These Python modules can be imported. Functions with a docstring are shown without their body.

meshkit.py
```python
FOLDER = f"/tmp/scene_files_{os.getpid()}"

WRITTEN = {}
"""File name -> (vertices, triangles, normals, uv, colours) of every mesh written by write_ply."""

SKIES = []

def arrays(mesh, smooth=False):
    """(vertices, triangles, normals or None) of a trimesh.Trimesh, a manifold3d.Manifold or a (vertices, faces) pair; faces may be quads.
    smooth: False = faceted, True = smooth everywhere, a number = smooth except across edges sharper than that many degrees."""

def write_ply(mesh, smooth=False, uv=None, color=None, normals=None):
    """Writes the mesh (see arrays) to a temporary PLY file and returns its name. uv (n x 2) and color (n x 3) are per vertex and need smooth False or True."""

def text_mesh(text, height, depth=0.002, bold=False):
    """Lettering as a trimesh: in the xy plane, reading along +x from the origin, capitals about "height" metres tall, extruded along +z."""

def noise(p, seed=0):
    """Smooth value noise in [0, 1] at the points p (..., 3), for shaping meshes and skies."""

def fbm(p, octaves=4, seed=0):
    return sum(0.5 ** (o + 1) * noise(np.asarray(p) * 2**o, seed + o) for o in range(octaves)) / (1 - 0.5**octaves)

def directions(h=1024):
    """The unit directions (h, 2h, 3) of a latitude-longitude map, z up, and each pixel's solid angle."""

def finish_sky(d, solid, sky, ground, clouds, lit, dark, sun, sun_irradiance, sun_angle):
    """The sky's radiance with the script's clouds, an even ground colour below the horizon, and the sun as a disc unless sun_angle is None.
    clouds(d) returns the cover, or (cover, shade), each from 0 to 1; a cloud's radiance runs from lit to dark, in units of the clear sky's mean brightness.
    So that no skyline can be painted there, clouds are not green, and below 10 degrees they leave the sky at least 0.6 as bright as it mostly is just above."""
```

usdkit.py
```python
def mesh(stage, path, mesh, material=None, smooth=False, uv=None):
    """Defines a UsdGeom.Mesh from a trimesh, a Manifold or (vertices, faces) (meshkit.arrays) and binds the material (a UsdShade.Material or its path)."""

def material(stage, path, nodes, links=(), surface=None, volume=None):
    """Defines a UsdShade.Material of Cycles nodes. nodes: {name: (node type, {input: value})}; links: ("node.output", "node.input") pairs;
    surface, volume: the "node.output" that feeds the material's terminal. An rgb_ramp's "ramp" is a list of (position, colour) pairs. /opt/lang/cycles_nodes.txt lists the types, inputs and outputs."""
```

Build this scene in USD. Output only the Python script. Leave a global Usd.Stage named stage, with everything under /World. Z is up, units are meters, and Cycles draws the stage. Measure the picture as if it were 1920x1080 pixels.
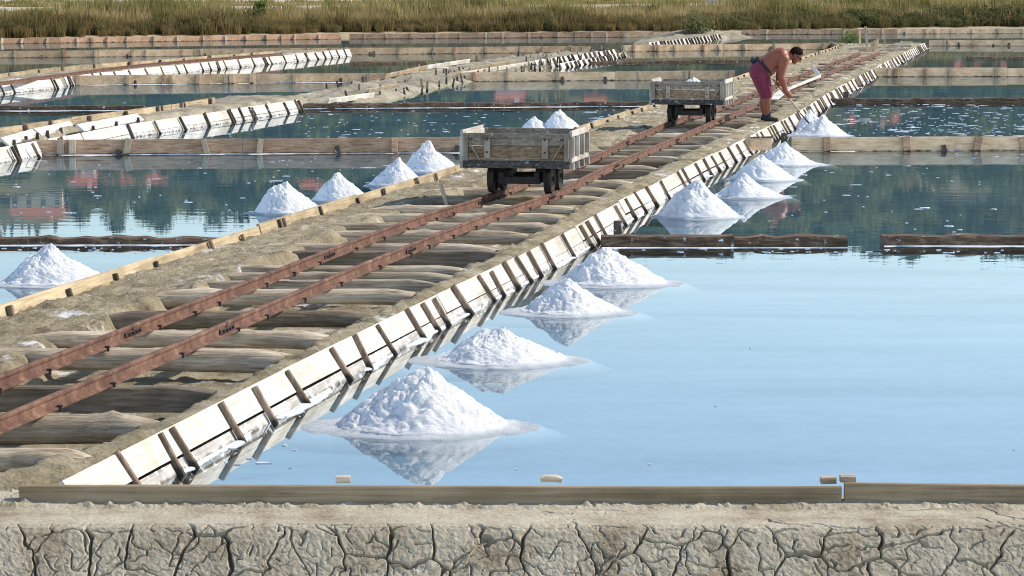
import math, random
import numpy as np, trimesh, manifold3d as m3
from scipy.spatial import cKDTree
import usdkit
from meshkit import fbm, noise
from pxr import Usd, UsdGeom, UsdLux, UsdShade, Gf, Sdf, Vt

# ------------------------------------------------------------------ camera, sky, sun, exposure
CAM_H = 2.28                      # metres above the pans' water (z = 0)
FOCAL_PX, PITCH = 5000.0, math.atan(580 / 5000)
SKY_STRENGTH, SUN_INTENSITY, EXPOSURE = 0.15, 1.05, 0.58
SUN_AZ, SUN_EL = math.radians(76), math.radians(40)      # azimuth from +y (view direction) towards +x (right)
SUN_DIR = np.array([math.sin(SUN_AZ) * math.cos(SUN_EL), math.cos(SUN_AZ) * math.cos(SUN_EL), math.sin(SUN_EL)])

stage = Usd.Stage.CreateInMemory()
UsdGeom.SetStageUpAxis(stage, UsdGeom.Tokens.z)
UsdGeom.SetStageMetersPerUnit(stage, 1.0)
UsdGeom.Xform.Define(stage, '/World')
UsdGeom.Scope.Define(stage, '/World/Looks')
cam = UsdGeom.Camera.Define(stage, '/World/camera')
cam.AddTranslateOp().Set(Gf.Vec3d(0, 0, CAM_H))
cam.AddRotateXOp().Set(90 - math.degrees(PITCH))
cam.CreateFocalLengthAttr(36 * FOCAL_PX / 1920)
cam.CreateHorizontalApertureAttr(36.0)
cam.CreateVerticalApertureAttr(36.0 * 9 / 16)
cam.CreateExposureAttr(EXPOSURE)
cam.CreateClippingRangeAttr(Gf.Vec2f(0.1, 20000))

usdkit.material(stage, '/World/Looks/sky_mat', {
    's': ('sky_texture', {'sky_type': 'single_scattering', 'sun_disc': False, 'sun_elevation': SUN_EL, 'sun_rotation': SUN_AZ, 'air_density': 1.0, 'aerosol_density': 0.7, 'ozone_density': 0.9}),
    'b': ('background_shader', {'strength': SKY_STRENGTH})}, [('s.color', 'b.color')], surface='b.background')
dome = UsdLux.DomeLight.Define(stage, '/World/sky')
UsdShade.MaterialBindingAPI.Apply(dome.GetPrim()).Bind(UsdShade.Material.Get(stage, '/World/Looks/sky_mat'))
sun = UsdLux.DistantLight.Define(stage, '/World/sun')
sun.CreateIntensityAttr(SUN_INTENSITY); sun.CreateAngleAttr(0.5); sun.CreateNormalizeAttr(True)
sun.CreateColorAttr(Gf.Vec3f(1.0, 0.93, 0.82))
_z = SUN_DIR; _x = np.cross([0, 0, 1], _z); _x /= np.linalg.norm(_x); _y = np.cross(_z, _x)
sun.AddTransformOp().Set(Gf.Matrix4d(*_x, 0, *_y, 0, *_z, 0, 0, 0, 20, 1))

# ------------------------------------------------------------------ helpers
R = random.Random(7)
rng = np.random.default_rng(7)
COUNT = {}

def numbered(parent, name):
    k = (parent, name); n = COUNT.get(k, 0); COUNT[k] = n + 1
    return f'{parent}/{name}' if n == 0 else f'{parent}/{name}_{n:03d}'

def tag(p, label=None, cat=None, group=None, kind=None):
    p = p.GetPrim() if hasattr(p, 'GetPrim') else p
    for k, v in (('label', label), ('category', cat), ('group', group), ('kind', kind)):
        if v: p.SetCustomDataByKey(k, v)
    return p

class Thing:
    """An Xform at the thing's base; parts are given in world coordinates and stored relative to it."""
    def __init__(self, name, label, cat, loc=(0, 0, 0), rotz=0.0, group=None, kind=None):
        self.path = numbered('/World', name)
        self.loc = np.array(loc, float); self.rotz = rotz
        self.x = UsdGeom.Xform.Define(stage, self.path)
        self.x.AddTranslateOp().Set(Gf.Vec3d(*map(float, loc)))
        if rotz: self.x.AddRotateZOp().Set(math.degrees(rotz))
        tag(self.x, label, cat, group, kind)
    def GetPrim(self): return self.x.GetPrim()

class Local(Thing):
    """A Thing whose parts are given in its own coordinates."""

class Part:
    """A part that has sub-parts of its own."""
    def __init__(self, prim, owner): self.path, self.owner = str(prim.GetPath()), owner

def mesh(name, m, mat, parent=None, smooth=False):
    v, f = (np.asarray(m.vertices), np.asarray(m.faces)) if hasattr(m, 'vertices') else (np.asarray(m[0], float), np.asarray(m[1], int))
    owner = parent.owner if isinstance(parent, Part) else parent
    if owner is not None and not isinstance(owner, Local): v = v - owner.loc
    return usdkit.mesh(stage, numbered(parent.path if parent is not None else '/World', name), (v, f), '/World/Looks/' + mat, smooth)

def struct(name, m, mat, smooth=False, kind='structure', label=None, cat=None):
    p = mesh(name, m, mat, None, smooth)
    tag(p, label, cat, None, kind)
    return p

def at(px, py, z=0.0):
    """The point of the horizontal plane z seen along a direction of the survey picture (1920 x 1080)."""
    c, s = math.cos(PITCH), math.sin(PITCH)
    a, b = (px - 960) / FOCAL_PX, -(py - 540) / FOCAL_PX
    d = np.array([a, c + b * s, -s + b * c])
    t = (z - CAM_H) / d[2]
    return np.array([a * t, d[1] * t, z])

def cat_meshes(ms):
    vs, fs, n = [], [], 0
    for v, f in ms:
        vs.append(np.asarray(v, float)); fs.append(np.asarray(f, int) + n); n += len(v)
    return np.vstack(vs), np.vstack(fs)

BOXF = np.array([[0, 2, 1], [0, 3, 2], [4, 5, 6], [4, 6, 7], [0, 1, 5], [0, 5, 4], [1, 2, 6], [1, 6, 5], [2, 3, 7], [2, 7, 6], [3, 0, 4], [3, 4, 7]])
def hexa(c):
    """Eight corners: bottom four (counter-clockwise from above), then top four."""
    return np.asarray(c, float), BOXF

def box(cx, cy, cz, sx, sy, sz, rz=0.0):
    c = np.array([[-1, -1, -1], [1, -1, -1], [1, 1, -1], [-1, 1, -1], [-1, -1, 1], [1, -1, 1], [1, 1, 1], [-1, 1, 1]]) * 0.5 * [sx, sy, sz]
    if rz:
        k, s = math.cos(rz), math.sin(rz); c = c @ np.array([[k, s, 0], [-s, k, 0], [0, 0, 1]])
    return c + [cx, cy, cz], BOXF

def beam(p, q, w, h, up=(0, 0, 1), taper=1.0, bevel=0.0):
    """A squared bar from p to q, w wide and h high, its edges bevelled where asked."""
    p, q = np.asarray(p, float), np.asarray(q, float)
    d = q - p; d /= np.linalg.norm(d)
    s = np.cross(d, up); s /= np.linalg.norm(s); u = np.cross(s, d)
    if bevel <= 0: sec = [(-1, -1), (1, -1), (1, 1), (-1, 1)]; sec = [(a * w / 2, b * h / 2) for a, b in sec]
    else:
        b_ = bevel; x, y = w / 2, h / 2
        sec = [(-x + b_, -y), (x - b_, -y), (x, -y + b_), (x, y - b_), (x - b_, y), (-x + b_, y), (-x, y - b_), (-x, -y + b_)]
    n = len(sec)
    v = [p + a * s + b * u for a, b in sec] + [q + taper * (a * s + b * u) for a, b in sec]
    f = []
    for i in range(n):
        j = (i + 1) % n; f += [[i, i + n, j + n], [i, j + n, j]]
    for i in range(1, n - 1): f += [[0, i, i + 1], [n, n + i + 1, n + i]]
    m = trimesh.Trimesh(np.array(v), np.array(f), process=False)
    if m.volume < 0: m.faces = m.faces[:, ::-1]
    return np.array(m.vertices), np.array(m.faces)

def sweep(path, sec, closed_ends=True, up=(0, 0, 1)):
    """A closed section (side, up) swept along a path."""
    path = np.asarray(path, float); sec = np.asarray(sec, float); n, k = len(path), len(sec)
    d = np.gradient(path, axis=0); d /= np.linalg.norm(d, axis=1, keepdims=True)
    s = np.cross(d, up); s /= np.linalg.norm(s, axis=1, keepdims=True); u = np.cross(s, d)
    v = (path[:, None] + sec[None, :, :1] * s[:, None] + sec[None, :, 1:2] * u[:, None]).reshape(-1, 3)
    f = []
    for i in range(n - 1):
        for j in range(k):
            a, b = i * k + j, i * k + (j + 1) % k
            f += [[a, b, b + k], [a, b + k, a + k]]
    if closed_ends:
        v = np.vstack([v, path[0], path[-1]])
        for j in range(k):
            f += [[n * k, (j + 1) % k, j], [n * k + 1, (n - 1) * k + j, (n - 1) * k + (j + 1) % k]]
    m = trimesh.Trimesh(v, np.array(f), process=False)
    if m.volume < 0: m.faces = m.faces[:, ::-1]
    return np.array(m.vertices), np.array(m.faces)

def tube(path, radii, sides=8):
    path = np.asarray(path, float); radii = np.broadcast_to(radii, (len(path),))
    d = np.gradient(path, axis=0); d /= np.linalg.norm(d, axis=1, keepdims=True)
    ref = np.array([0, 0, 1.0]) if abs(d[0][2]) < 0.9 else np.array([1.0, 0, 0])
    s = np.cross(d, ref); s /= np.linalg.norm(s, axis=1, keepdims=True); u = np.cross(s, d)
    a = np.linspace(0, 2 * np.pi, sides, endpoint=False)
    v = (path[:, None] + radii[:, None, None] * (np.cos(a)[None, :, None] * s[:, None] + np.sin(a)[None, :, None] * u[:, None])).reshape(-1, 3)
    n, k, f = len(path), sides, []
    for i in range(n - 1):
        for j in range(k):
            p, q = i * k + j, i * k + (j + 1) % k
            f += [[p, q + k, q], [p, p + k, q + k]]
    v = np.vstack([v, path[0], path[-1]])
    for j in range(k):
        f += [[n * k, j, (j + 1) % k], [n * k + 1, (n - 1) * k + (j + 1) % k, (n - 1) * k + j]]
    m = trimesh.Trimesh(v, np.array(f), process=False)
    if m.volume < 0: m.faces = m.faces[:, ::-1]
    return np.array(m.vertices), np.array(m.faces)

def grid_mesh(P):
    """P: (n, m, 3) points."""
    n, m = P.shape[:2]
    i = np.arange(n * m).reshape(n, m)
    a, b, c, d = i[:-1, :-1].ravel(), i[1:, :-1].ravel(), i[1:, 1:].ravel(), i[:-1, 1:].ravel()
    f = np.vstack([np.stack([a, b, c], 1), np.stack([a, c, d], 1)])
    v = P.reshape(-1, 3)
    t = v[f[0]]
    nz = np.cross(v[f[:, 1]] - v[f[:, 0]], v[f[:, 2]] - v[f[:, 0]])[:, 2].sum()
    return v, (f if nz > 0 else f[:, ::-1])

def poly_at(pts, s):
    """Points at arc lengths s of a polyline (n, 2 or 3)."""
    pts = np.asarray(pts, float); seg = np.linalg.norm(np.diff(pts, axis=0), axis=1); L = np.concatenate([[0], np.cumsum(seg)])
    return np.stack([np.interp(s, L, pts[:, k]) for k in range(pts.shape[1])], -1)

def poly_len(pts): return np.linalg.norm(np.diff(np.asarray(pts, float), axis=0), axis=1).sum()

def smooth_line(pts, n=200):
    from scipy.interpolate import PchipInterpolator
    pts = np.asarray(pts, float); o = np.argsort(pts[:, 1]); pts = pts[o]
    y = np.linspace(pts[0, 1], pts[-1, 1], n)
    return np.stack([PchipInterpolator(pts[:, 1], pts[:, k])(y) for k in range(pts.shape[1])], -1)

# ------------------------------------------------------------------ materials
def mat(name, nodes, links, surface='p.BSDF', volume=None):
    usdkit.material(stage, '/World/Looks/' + name, nodes, links, surface=surface, volume=volume); return name

def wood(name, dark, mid, light, angle=0.0, vertical=False, stretch=26.0, rough=0.85, bump=0.4, vary=0.35, wet=None, salt=0.0, scale=1.0):
    st = (1.1, stretch, stretch) if not vertical else (stretch, stretch, 1.4)
    st = tuple(x * scale for x in st)
    n = {'g': ('geometry', {}), 'rot': ('vector_rotate', {'rotate_type': 'z_axis', 'angle': -angle}), 'm': ('mapping', {'scale': st}),
         'n': ('noise_texture', {'scale': 1.6, 'detail': 8.0, 'roughness': 0.65, 'distortion': 0.6}),
         'r': ('rgb_ramp', {'ramp': [(0.25, dark), (0.48, mid), (0.72, light)]}),
         'n2': ('noise_texture', {'scale': 2.3, 'detail': 4.0, 'roughness': 0.6}), 'r2': ('rgb_ramp', {'ramp': [(0.3, (0.62, 0.58, 0.52)), (0.62, (1.08, 1.06, 1.02))]}),
         'x': ('mix_color', {'blend_type': 'multiply', 'fac': 1.0, 'use_clamp': False}),
         'oi': ('object_info', {}), 'mr': ('map_range', {'from_min': 0.0, 'from_max': 1.0, 'to_min': 1 - vary, 'to_max': 1 + vary * 0.6}),
         'hsv': ('hsv', {'hue': 0.5, 'saturation': 1.0, 'fac': 1.0}),
         'b': ('bump', {'strength': bump, 'distance': 0.012}), 'p': ('principled_bsdf', {'roughness': rough, 'specular_ior_level': 0.25})}
    l = [('g.position', 'rot.vector'), ('rot.vector', 'm.vector'), ('m.vector', 'n.vector'), ('n.fac', 'r.fac'), ('g.position', 'n2.vector'), ('n2.fac', 'r2.fac'),
         ('r.color', 'x.a'), ('r2.color', 'x.b'), ('oi.random', 'mr.value'), ('mr.result', 'hsv.value'), ('x.result', 'hsv.color'), ('n.fac', 'b.height'), ('b.normal', 'p.normal')]
    out = 'hsv.color'
    if wet is not None or salt:
        n.update({'sep': ('separate_xyz', {}), 'n3': ('noise_texture', {'scale': 9.0, 'detail': 5.0}), 'ma': ('math', {'math_type': 'multiply_add', 'value2': 0.07, 'value3': -0.035}),
                  'ad': ('math', {'math_type': 'add'})})
        l += [('g.position', 'sep.vector'), ('g.position', 'n3.vector'), ('n3.fac', 'ma.value1'), ('sep.z', 'ad.value1'), ('ma.value', 'ad.value2')]
    if wet is not None:
        n.update({'wr': ('map_range', {'from_min': wet - 0.012, 'from_max': wet + 0.012, 'to_min': 0.0, 'to_max': 1.0, 'clamp': True}), 'wx': ('mix_color', {'a': (0.035, 0.028, 0.022)})})
        l += [('ad.value', 'wr.value'), ('wr.result', 'wx.fac'), (out, 'wx.b')]; out = 'wx.result'
    if salt:
        n.update({'n4': ('noise_texture', {'scale': 14.0, 'detail': 6.0, 'roughness': 0.7}), 'sr': ('rgb_ramp', {'ramp': [(0.62 - salt * 0.3, (0, 0, 0)), (0.72 - salt * 0.3, (1, 1, 1))]}), 'sx': ('mix_color', {'b': (0.78, 0.79, 0.8)})})
        l += [('g.position', 'n4.vector'), ('n4.fac', 'sr.fac'), ('sr.color', 'sx.fac'), (out, 'sx.a')]; out = 'sx.result'
    l.append((out, 'p.base_color'))
    return mat(name, n, l)

def rocky(name, cols, scale=3.0, bump=0.5, bdist=0.02, rough=0.95, fine=40.0, salt=0.0, salt_scale=2.0, stretch=(1, 1, 1)):
    n = {'g': ('geometry', {}), 'm': ('mapping', {'scale': stretch}), 'n': ('noise_texture', {'scale': scale, 'detail': 10.0, 'roughness': 0.65}), 'r': ('rgb_ramp', {'ramp': cols}),
         'nf': ('noise_texture', {'scale': fine, 'detail': 6.0, 'roughness': 0.7}), 'rf': ('rgb_ramp', {'ramp': [(0.3, (0.72, 0.72, 0.72)), (0.7, (1.15, 1.15, 1.15))]}),
         'x': ('mix_color', {'blend_type': 'multiply', 'fac': 1.0, 'use_clamp': False}), 'b': ('bump', {'strength': bump, 'distance': bdist}),
         'p': ('principled_bsdf', {'roughness': rough, 'specular_ior_level': 0.2})}
    l = [('g.position', 'm.vector'), ('m.vector', 'n.vector'), ('n.fac', 'r.fac'), ('m.vector', 'nf.vector'), ('nf.fac', 'rf.fac'), ('r.color', 'x.a'), ('rf.color', 'x.b'), ('nf.fac', 'b.height'), ('b.normal', 'p.normal')]
    out = 'x.result'
    if salt:
        n.update({'ns': ('noise_texture', {'scale': salt_scale, 'detail': 8.0, 'roughness': 0.72}), 'rs': ('rgb_ramp', {'ramp': [(0.66 - salt * 0.2, (0, 0, 0)), (0.76 - salt * 0.2, (0.85, 0.85, 0.85))]}), 'xs': ('mix_color', {'b': (0.74, 0.74, 0.74)})})
        l += [('m.vector', 'ns.vector'), ('ns.fac', 'rs.fac'), ('rs.color', 'xs.fac'), (out, 'xs.a')]; out = 'xs.result'
    l.append((out, 'p.base_color'))
    return mat(name, n, l)

def plain(name, color, rough=0.7, metal=0.0, var=0.2, scale=12.0, bump=0.15, spec=0.4):
    c = np.array(color)
    return mat(name, {'g': ('geometry', {}), 'n': ('noise_texture', {'scale': scale, 'detail': 6.0}), 'r': ('rgb_ramp', {'ramp': [(0.3, tuple(c * (1 - var))), (0.7, tuple(np.minimum(c * (1 + var), 1)))]}),
                      'b': ('bump', {'strength': bump, 'distance': 0.01}), 'p': ('principled_bsdf', {'roughness': rough, 'metallic': metal, 'specular_ior_level': spec})},
               [('g.position', 'n.vector'), ('n.fac', 'r.fac'), ('r.color', 'p.base_color'), ('n.fac', 'b.height'), ('b.normal', 'p.normal')])

def leaf(name, a, b, trans=0.35):
    return mat(name, {'oi': ('object_info', {}), 'g': ('geometry', {}), 'n': ('noise_texture', {'scale': 0.9, 'detail': 3.0}), 'ad': ('math', {'math_type': 'add'}), 'hf': ('math', {'math_type': 'multiply', 'value2': 0.5}),
                      'r': ('rgb_ramp', {'ramp': [(0.25, a), (0.75, b)]}), 'd': ('diffuse_bsdf', {}), 't': ('translucent_bsdf', {}), 'm': ('mix_closure', {'fac': trans})},
               [('g.position', 'n.vector'), ('n.fac', 'ad.value1'), ('oi.random', 'ad.value2'), ('ad.value', 'hf.value1'), ('hf.value', 'r.fac'), ('r.color', 'd.color'), ('r.color', 't.color'), ('d.BSDF', 'm.closure1'), ('t.BSDF', 'm.closure2')], surface='m.closure')

RAIL_ANG = math.pi / 2 - math.radians(11.4)       # the track's direction in the xy plane
wood('board_pale', (0.34, 0.315, 0.27), (0.56, 0.53, 0.47), (0.68, 0.65, 0.59), RAIL_ANG, vary=0.2, bump=0.35)
wood('board_salty', (0.22, 0.21, 0.20), (0.40, 0.39, 0.38), (0.55, 0.55, 0.54), RAIL_ANG, vary=0.15, salt=0.28, wet=0.006)
wood('board_tan', (0.17, 0.13, 0.08), (0.33, 0.265, 0.17), (0.46, 0.39, 0.27), RAIL_ANG, vary=0.15)
wood('stake_wood', (0.10, 0.07, 0.05), (0.21, 0.155, 0.115), (0.32, 0.25, 0.19), vertical=True, vary=0.3, wet=0.035)
wood('stake_dark', (0.03, 0.025, 0.02), (0.08, 0.062, 0.05), (0.15, 0.12, 0.1), vertical=True, vary=0.3, salt=0.12)
wood('row_brown', (0.17, 0.09, 0.055), (0.45, 0.275, 0.17), (0.66, 0.46, 0.31), 0.0, vary=0.25, wet=0.010)
wood('row_tan', (0.36, 0.22, 0.125), (0.66, 0.455, 0.275), (0.78, 0.59, 0.40), 0.0, vary=0.22, wet=0.006)
wood('row_post', (0.24, 0.17, 0.11), (0.48, 0.37, 0.26), (0.62, 0.51, 0.38), vertical=True, vary=0.35, wet=0.012)
wood('front_board', (0.15, 0.108, 0.062), (0.25, 0.192, 0.122), (0.335, 0.27, 0.185), 0.0, vary=0.05, stretch=40)
wood('log_wood', (0.15, 0.11, 0.075), (0.43, 0.355, 0.26), (0.68, 0.60, 0.49), 0.0, vary=0.25, bump=0.9, stretch=14, scale=2.4)
wood('log_dark', (0.07, 0.055, 0.04), (0.17, 0.135, 0.10), (0.30, 0.25, 0.19), 0.0, vary=0.2, bump=0.9, stretch=14, scale=2.4)
wood('ledge_wood', (0.018, 0.014, 0.010), (0.085, 0.055, 0.034), (0.24, 0.165, 0.11), 0.0, vary=0.2, salt=0.04, stretch=7, scale=3.0, bump=0.9)
wood('cart_wood', (0.085, 0.07, 0.055), (0.215, 0.185, 0.15), (0.35, 0.31, 0.26), 0.2, vary=0.18, bump=0.7, salt=0.03)
wood('cart_post', (0.13, 0.105, 0.08), (0.30, 0.26, 0.21), (0.43, 0.385, 0.33), vertical=True, vary=0.2)
wood('cart_side', (0.27, 0.24, 0.21), (0.44, 0.41, 0.37), (0.56, 0.53, 0.49), vertical=True, vary=0.12)
wood('cart_beam', (0.015, 0.014, 0.014), (0.05, 0.045, 0.042), (0.13, 0.12, 0.115), 0.2, vary=0.2, salt=0.1)
wood('handle_wood', (0.30, 0.23, 0.15), (0.46, 0.37, 0.26), (0.58, 0.5, 0.38), RAIL_ANG, vary=0.1)
wood('pale_plank', (0.36, 0.34, 0.31), (0.55, 0.53, 0.49), (0.68, 0.66, 0.62), RAIL_ANG, vary=0.12)
wood('cart_stained', (0.085, 0.05, 0.028), (0.20, 0.135, 0.082), (0.34, 0.27, 0.19), 0.2, vary=0.18, bump=0.7)
plain('iron_dark', (0.022, 0.018, 0.016), 0.75, 0.2, 0.5)
plain('bolt_iron', (0.05, 0.032, 0.028), 0.7, 0.3, 0.4)
mat('rust', {'g': ('geometry', {}), 'n': ('noise_texture', {'scale': 9.0, 'detail': 9.0, 'roughness': 0.7}), 'r': ('rgb_ramp', {'ramp': [(0.25, (0.035, 0.016, 0.012)), (0.45, (0.095, 0.045, 0.029)), (0.60, (0.165, 0.086, 0.056)), (0.78, (0.31, 0.20, 0.14))]}),
             'nf': ('noise_texture', {'scale': 90.0, 'detail': 5.0}), 'b': ('bump', {'strength': 0.35, 'distance': 0.004}), 'p': ('principled_bsdf', {'roughness': 0.8, 'metallic': 0.0, 'specular_ior_level': 0.3})},
    [('g.position', 'n.vector'), ('n.fac', 'r.fac'), ('r.color', 'p.base_color'), ('g.position', 'nf.vector'), ('nf.fac', 'b.height'), ('b.normal', 'p.normal')])
plain('rust_stain', (0.30, 0.11, 0.03), 0.95, 0, 0.4, 30)
rocky('mud', [(0.3, (0.145, 0.115, 0.070)), (0.5, (0.31, 0.26, 0.165)), (0.7, (0.455, 0.395, 0.28))], 3.2, 1.0, 0.035, salt=0.42, salt_scale=2.2)
rocky('mud_cracked', [(0.26, (0.16, 0.125, 0.08)), (0.40, (0.30, 0.25, 0.175)), (0.52, (0.38, 0.335, 0.25)), (0.75, (0.47, 0.42, 0.32))], 4.2, 0.55, 0.012, fine=55)
rocky('mud_far', [(0.3, (0.14, 0.12, 0.085)), (0.5, (0.27, 0.235, 0.17)), (0.7, (0.38, 0.34, 0.26))], 1.2, 0.8, 0.05, fine=9, salt=0.3, salt_scale=0.8)
rocky('bed_mud', [(0.3, (0.06, 0.105, 0.13)), (0.5, (0.082, 0.14, 0.172)), (0.7, (0.105, 0.17, 0.205))], 0.5, 0.3, 0.02, fine=6)
rocky('bed_brown', [(0.3, (0.075, 0.082, 0.068)), (0.5, (0.12, 0.122, 0.10)), (0.7, (0.165, 0.16, 0.13))], 0.3, 0.3, 0.02, fine=6)
rocky('field_soil', [(0.25, (0.17, 0.14, 0.085)), (0.42, (0.27, 0.215, 0.13)), (0.55, (0.34, 0.265, 0.18)), (0.68, (0.25, 0.24, 0.11)), (0.8, (0.42, 0.36, 0.27))], 0.06, 0.5, 0.1, fine=1.2, stretch=(0.35, 1, 1))
rocky('path_soil', [(0.3, (0.36, 0.31, 0.24)), (0.7, (0.52, 0.47, 0.39))], 0.3, 0.4, 0.05, fine=2)
rocky('hill_soil', [(0.3, (0.05, 0.06, 0.03)), (0.5, (0.10, 0.10, 0.05)), (0.7, (0.22, 0.17, 0.09))], 0.02, 0.2, 0.3, fine=0.3)
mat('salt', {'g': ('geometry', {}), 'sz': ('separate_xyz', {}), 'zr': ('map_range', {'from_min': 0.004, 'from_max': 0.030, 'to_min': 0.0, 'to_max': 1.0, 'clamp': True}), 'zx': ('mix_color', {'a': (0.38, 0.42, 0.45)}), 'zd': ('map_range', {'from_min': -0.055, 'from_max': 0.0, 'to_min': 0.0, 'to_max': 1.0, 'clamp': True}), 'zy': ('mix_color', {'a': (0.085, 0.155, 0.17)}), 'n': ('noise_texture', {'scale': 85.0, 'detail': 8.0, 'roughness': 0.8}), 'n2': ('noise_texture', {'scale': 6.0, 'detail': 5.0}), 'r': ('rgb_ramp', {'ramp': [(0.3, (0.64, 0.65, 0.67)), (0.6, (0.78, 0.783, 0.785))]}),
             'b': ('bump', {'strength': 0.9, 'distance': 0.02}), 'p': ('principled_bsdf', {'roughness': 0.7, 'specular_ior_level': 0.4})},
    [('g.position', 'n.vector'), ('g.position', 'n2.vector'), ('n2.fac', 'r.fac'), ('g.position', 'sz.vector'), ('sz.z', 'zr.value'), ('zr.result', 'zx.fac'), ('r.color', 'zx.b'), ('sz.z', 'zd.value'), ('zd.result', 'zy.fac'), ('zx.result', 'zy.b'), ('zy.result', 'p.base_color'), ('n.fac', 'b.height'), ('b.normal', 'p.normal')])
plain('salt_film', (0.50, 0.53, 0.56), 0.6, 0, 0.15, 20)
mat('water', {'g': ('geometry', {}), 'm': ('mapping', {'scale': (0.8, 2.2, 1)}), 'n': ('noise_texture', {'scale': 1.6, 'detail': 3.0, 'roughness': 0.5}), 'b': ('bump', {'strength': 1.0, 'distance': 0.00045}),
              'lw': ('layer_weight', {'blend': 0.5}), 'pw': ('math', {'math_type': 'power', 'value2': 2.2}), 'fr': ('math', {'math_type': 'multiply_add', 'value2': 0.63}), 'm2': ('mapping', {'scale': (0.22, 1.3, 1)}), 'n2': ('noise_texture', {'scale': 1.0, 'detail': 6.0, 'roughness': 0.62, 'distortion': 0.8}), 'r2': ('map_range', {'from_min': 0.3, 'from_max': 0.7, 'to_min': 0.02, 'to_max': 0.12}), 't': ('transparent_bsdf', {'color': (0.84, 0.94, 0.96)}), 'gl': ('glossy_bsdf', {'color': (0.96, 0.98, 1.0), 'roughness': 0.0}), 'mx': ('mix_closure', {})},
    [('g.position', 'm.vector'), ('m.vector', 'n.vector'), ('n.fac', 'b.height'), ('b.normal', 'gl.normal'), ('g.position', 'm2.vector'), ('m2.vector', 'n2.vector'), ('n2.fac', 'r2.value'), ('r2.result', 'fr.value3'), ('lw.facing', 'pw.value1'), ('pw.value', 'fr.value1'), ('fr.value', 'mx.fac'), ('t.BSDF', 'mx.closure1'), ('gl.BSDF', 'mx.closure2')], surface='mx.closure')
plain('skin', (0.22, 0.064, 0.030), 0.5, 0, 0.12, 14, 0.05)
plain('hair_dark', (0.014, 0.008, 0.006), 0.95, 0, 0.3, 60, spec=0.05)
plain('cloth_maroon', (0.165, 0.022, 0.046), 0.9, 0, 0.3, 22, 0.8)
plain('cloth_black', (0.015, 0.015, 0.018), 0.85, 0, 0.3, 30, 0.2)
plain('cloth_navy', (0.02, 0.035, 0.05), 0.85, 0, 0.3, 30, 0.2)
plain('lens_black', (0.01, 0.01, 0.01), 0.15, 0, 0.0)
plain('rope_blue', (0.12, 0.30, 0.50), 0.8, 0, 0.2)
plain('plaster_white', (0.72, 0.70, 0.66), 0.9, 0, 0.06, 0.5, 0.0)
plain('plaster_cream', (0.62, 0.52, 0.36), 0.9, 0, 0.08, 0.5, 0.0)
plain('plaster_orange', (0.62, 0.28, 0.09), 0.9, 0, 0.08, 0.5, 0.0)
plain('roof_tile', (0.42, 0.115, 0.06), 0.9, 0, 0.2, 1.2, 0.1)
plain('window_dark', (0.05, 0.055, 0.065), 0.3, 0, 0.1)
plain('concrete', (0.30, 0.29, 0.27), 0.9, 0, 0.15, 5)
plain('bark', (0.12, 0.095, 0.07), 0.95, 0, 0.3, 8)
leaf('leaf_forest', (0.030, 0.055, 0.032), (0.11, 0.145, 0.065), 0.3)
leaf('leaf_olive', (0.09, 0.11, 0.035), (0.22, 0.22, 0.08), 0.3)
leaf('leaf_ochre', (0.22, 0.15, 0.06), (0.38, 0.28, 0.12), 0.25)
leaf('leaf_cypress', (0.010, 0.022, 0.014), (0.025, 0.042, 0.022), 0.1)
leaf('leaf_shrub', (0.045, 0.075, 0.016), (0.13, 0.17, 0.04), 0.35)
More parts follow.
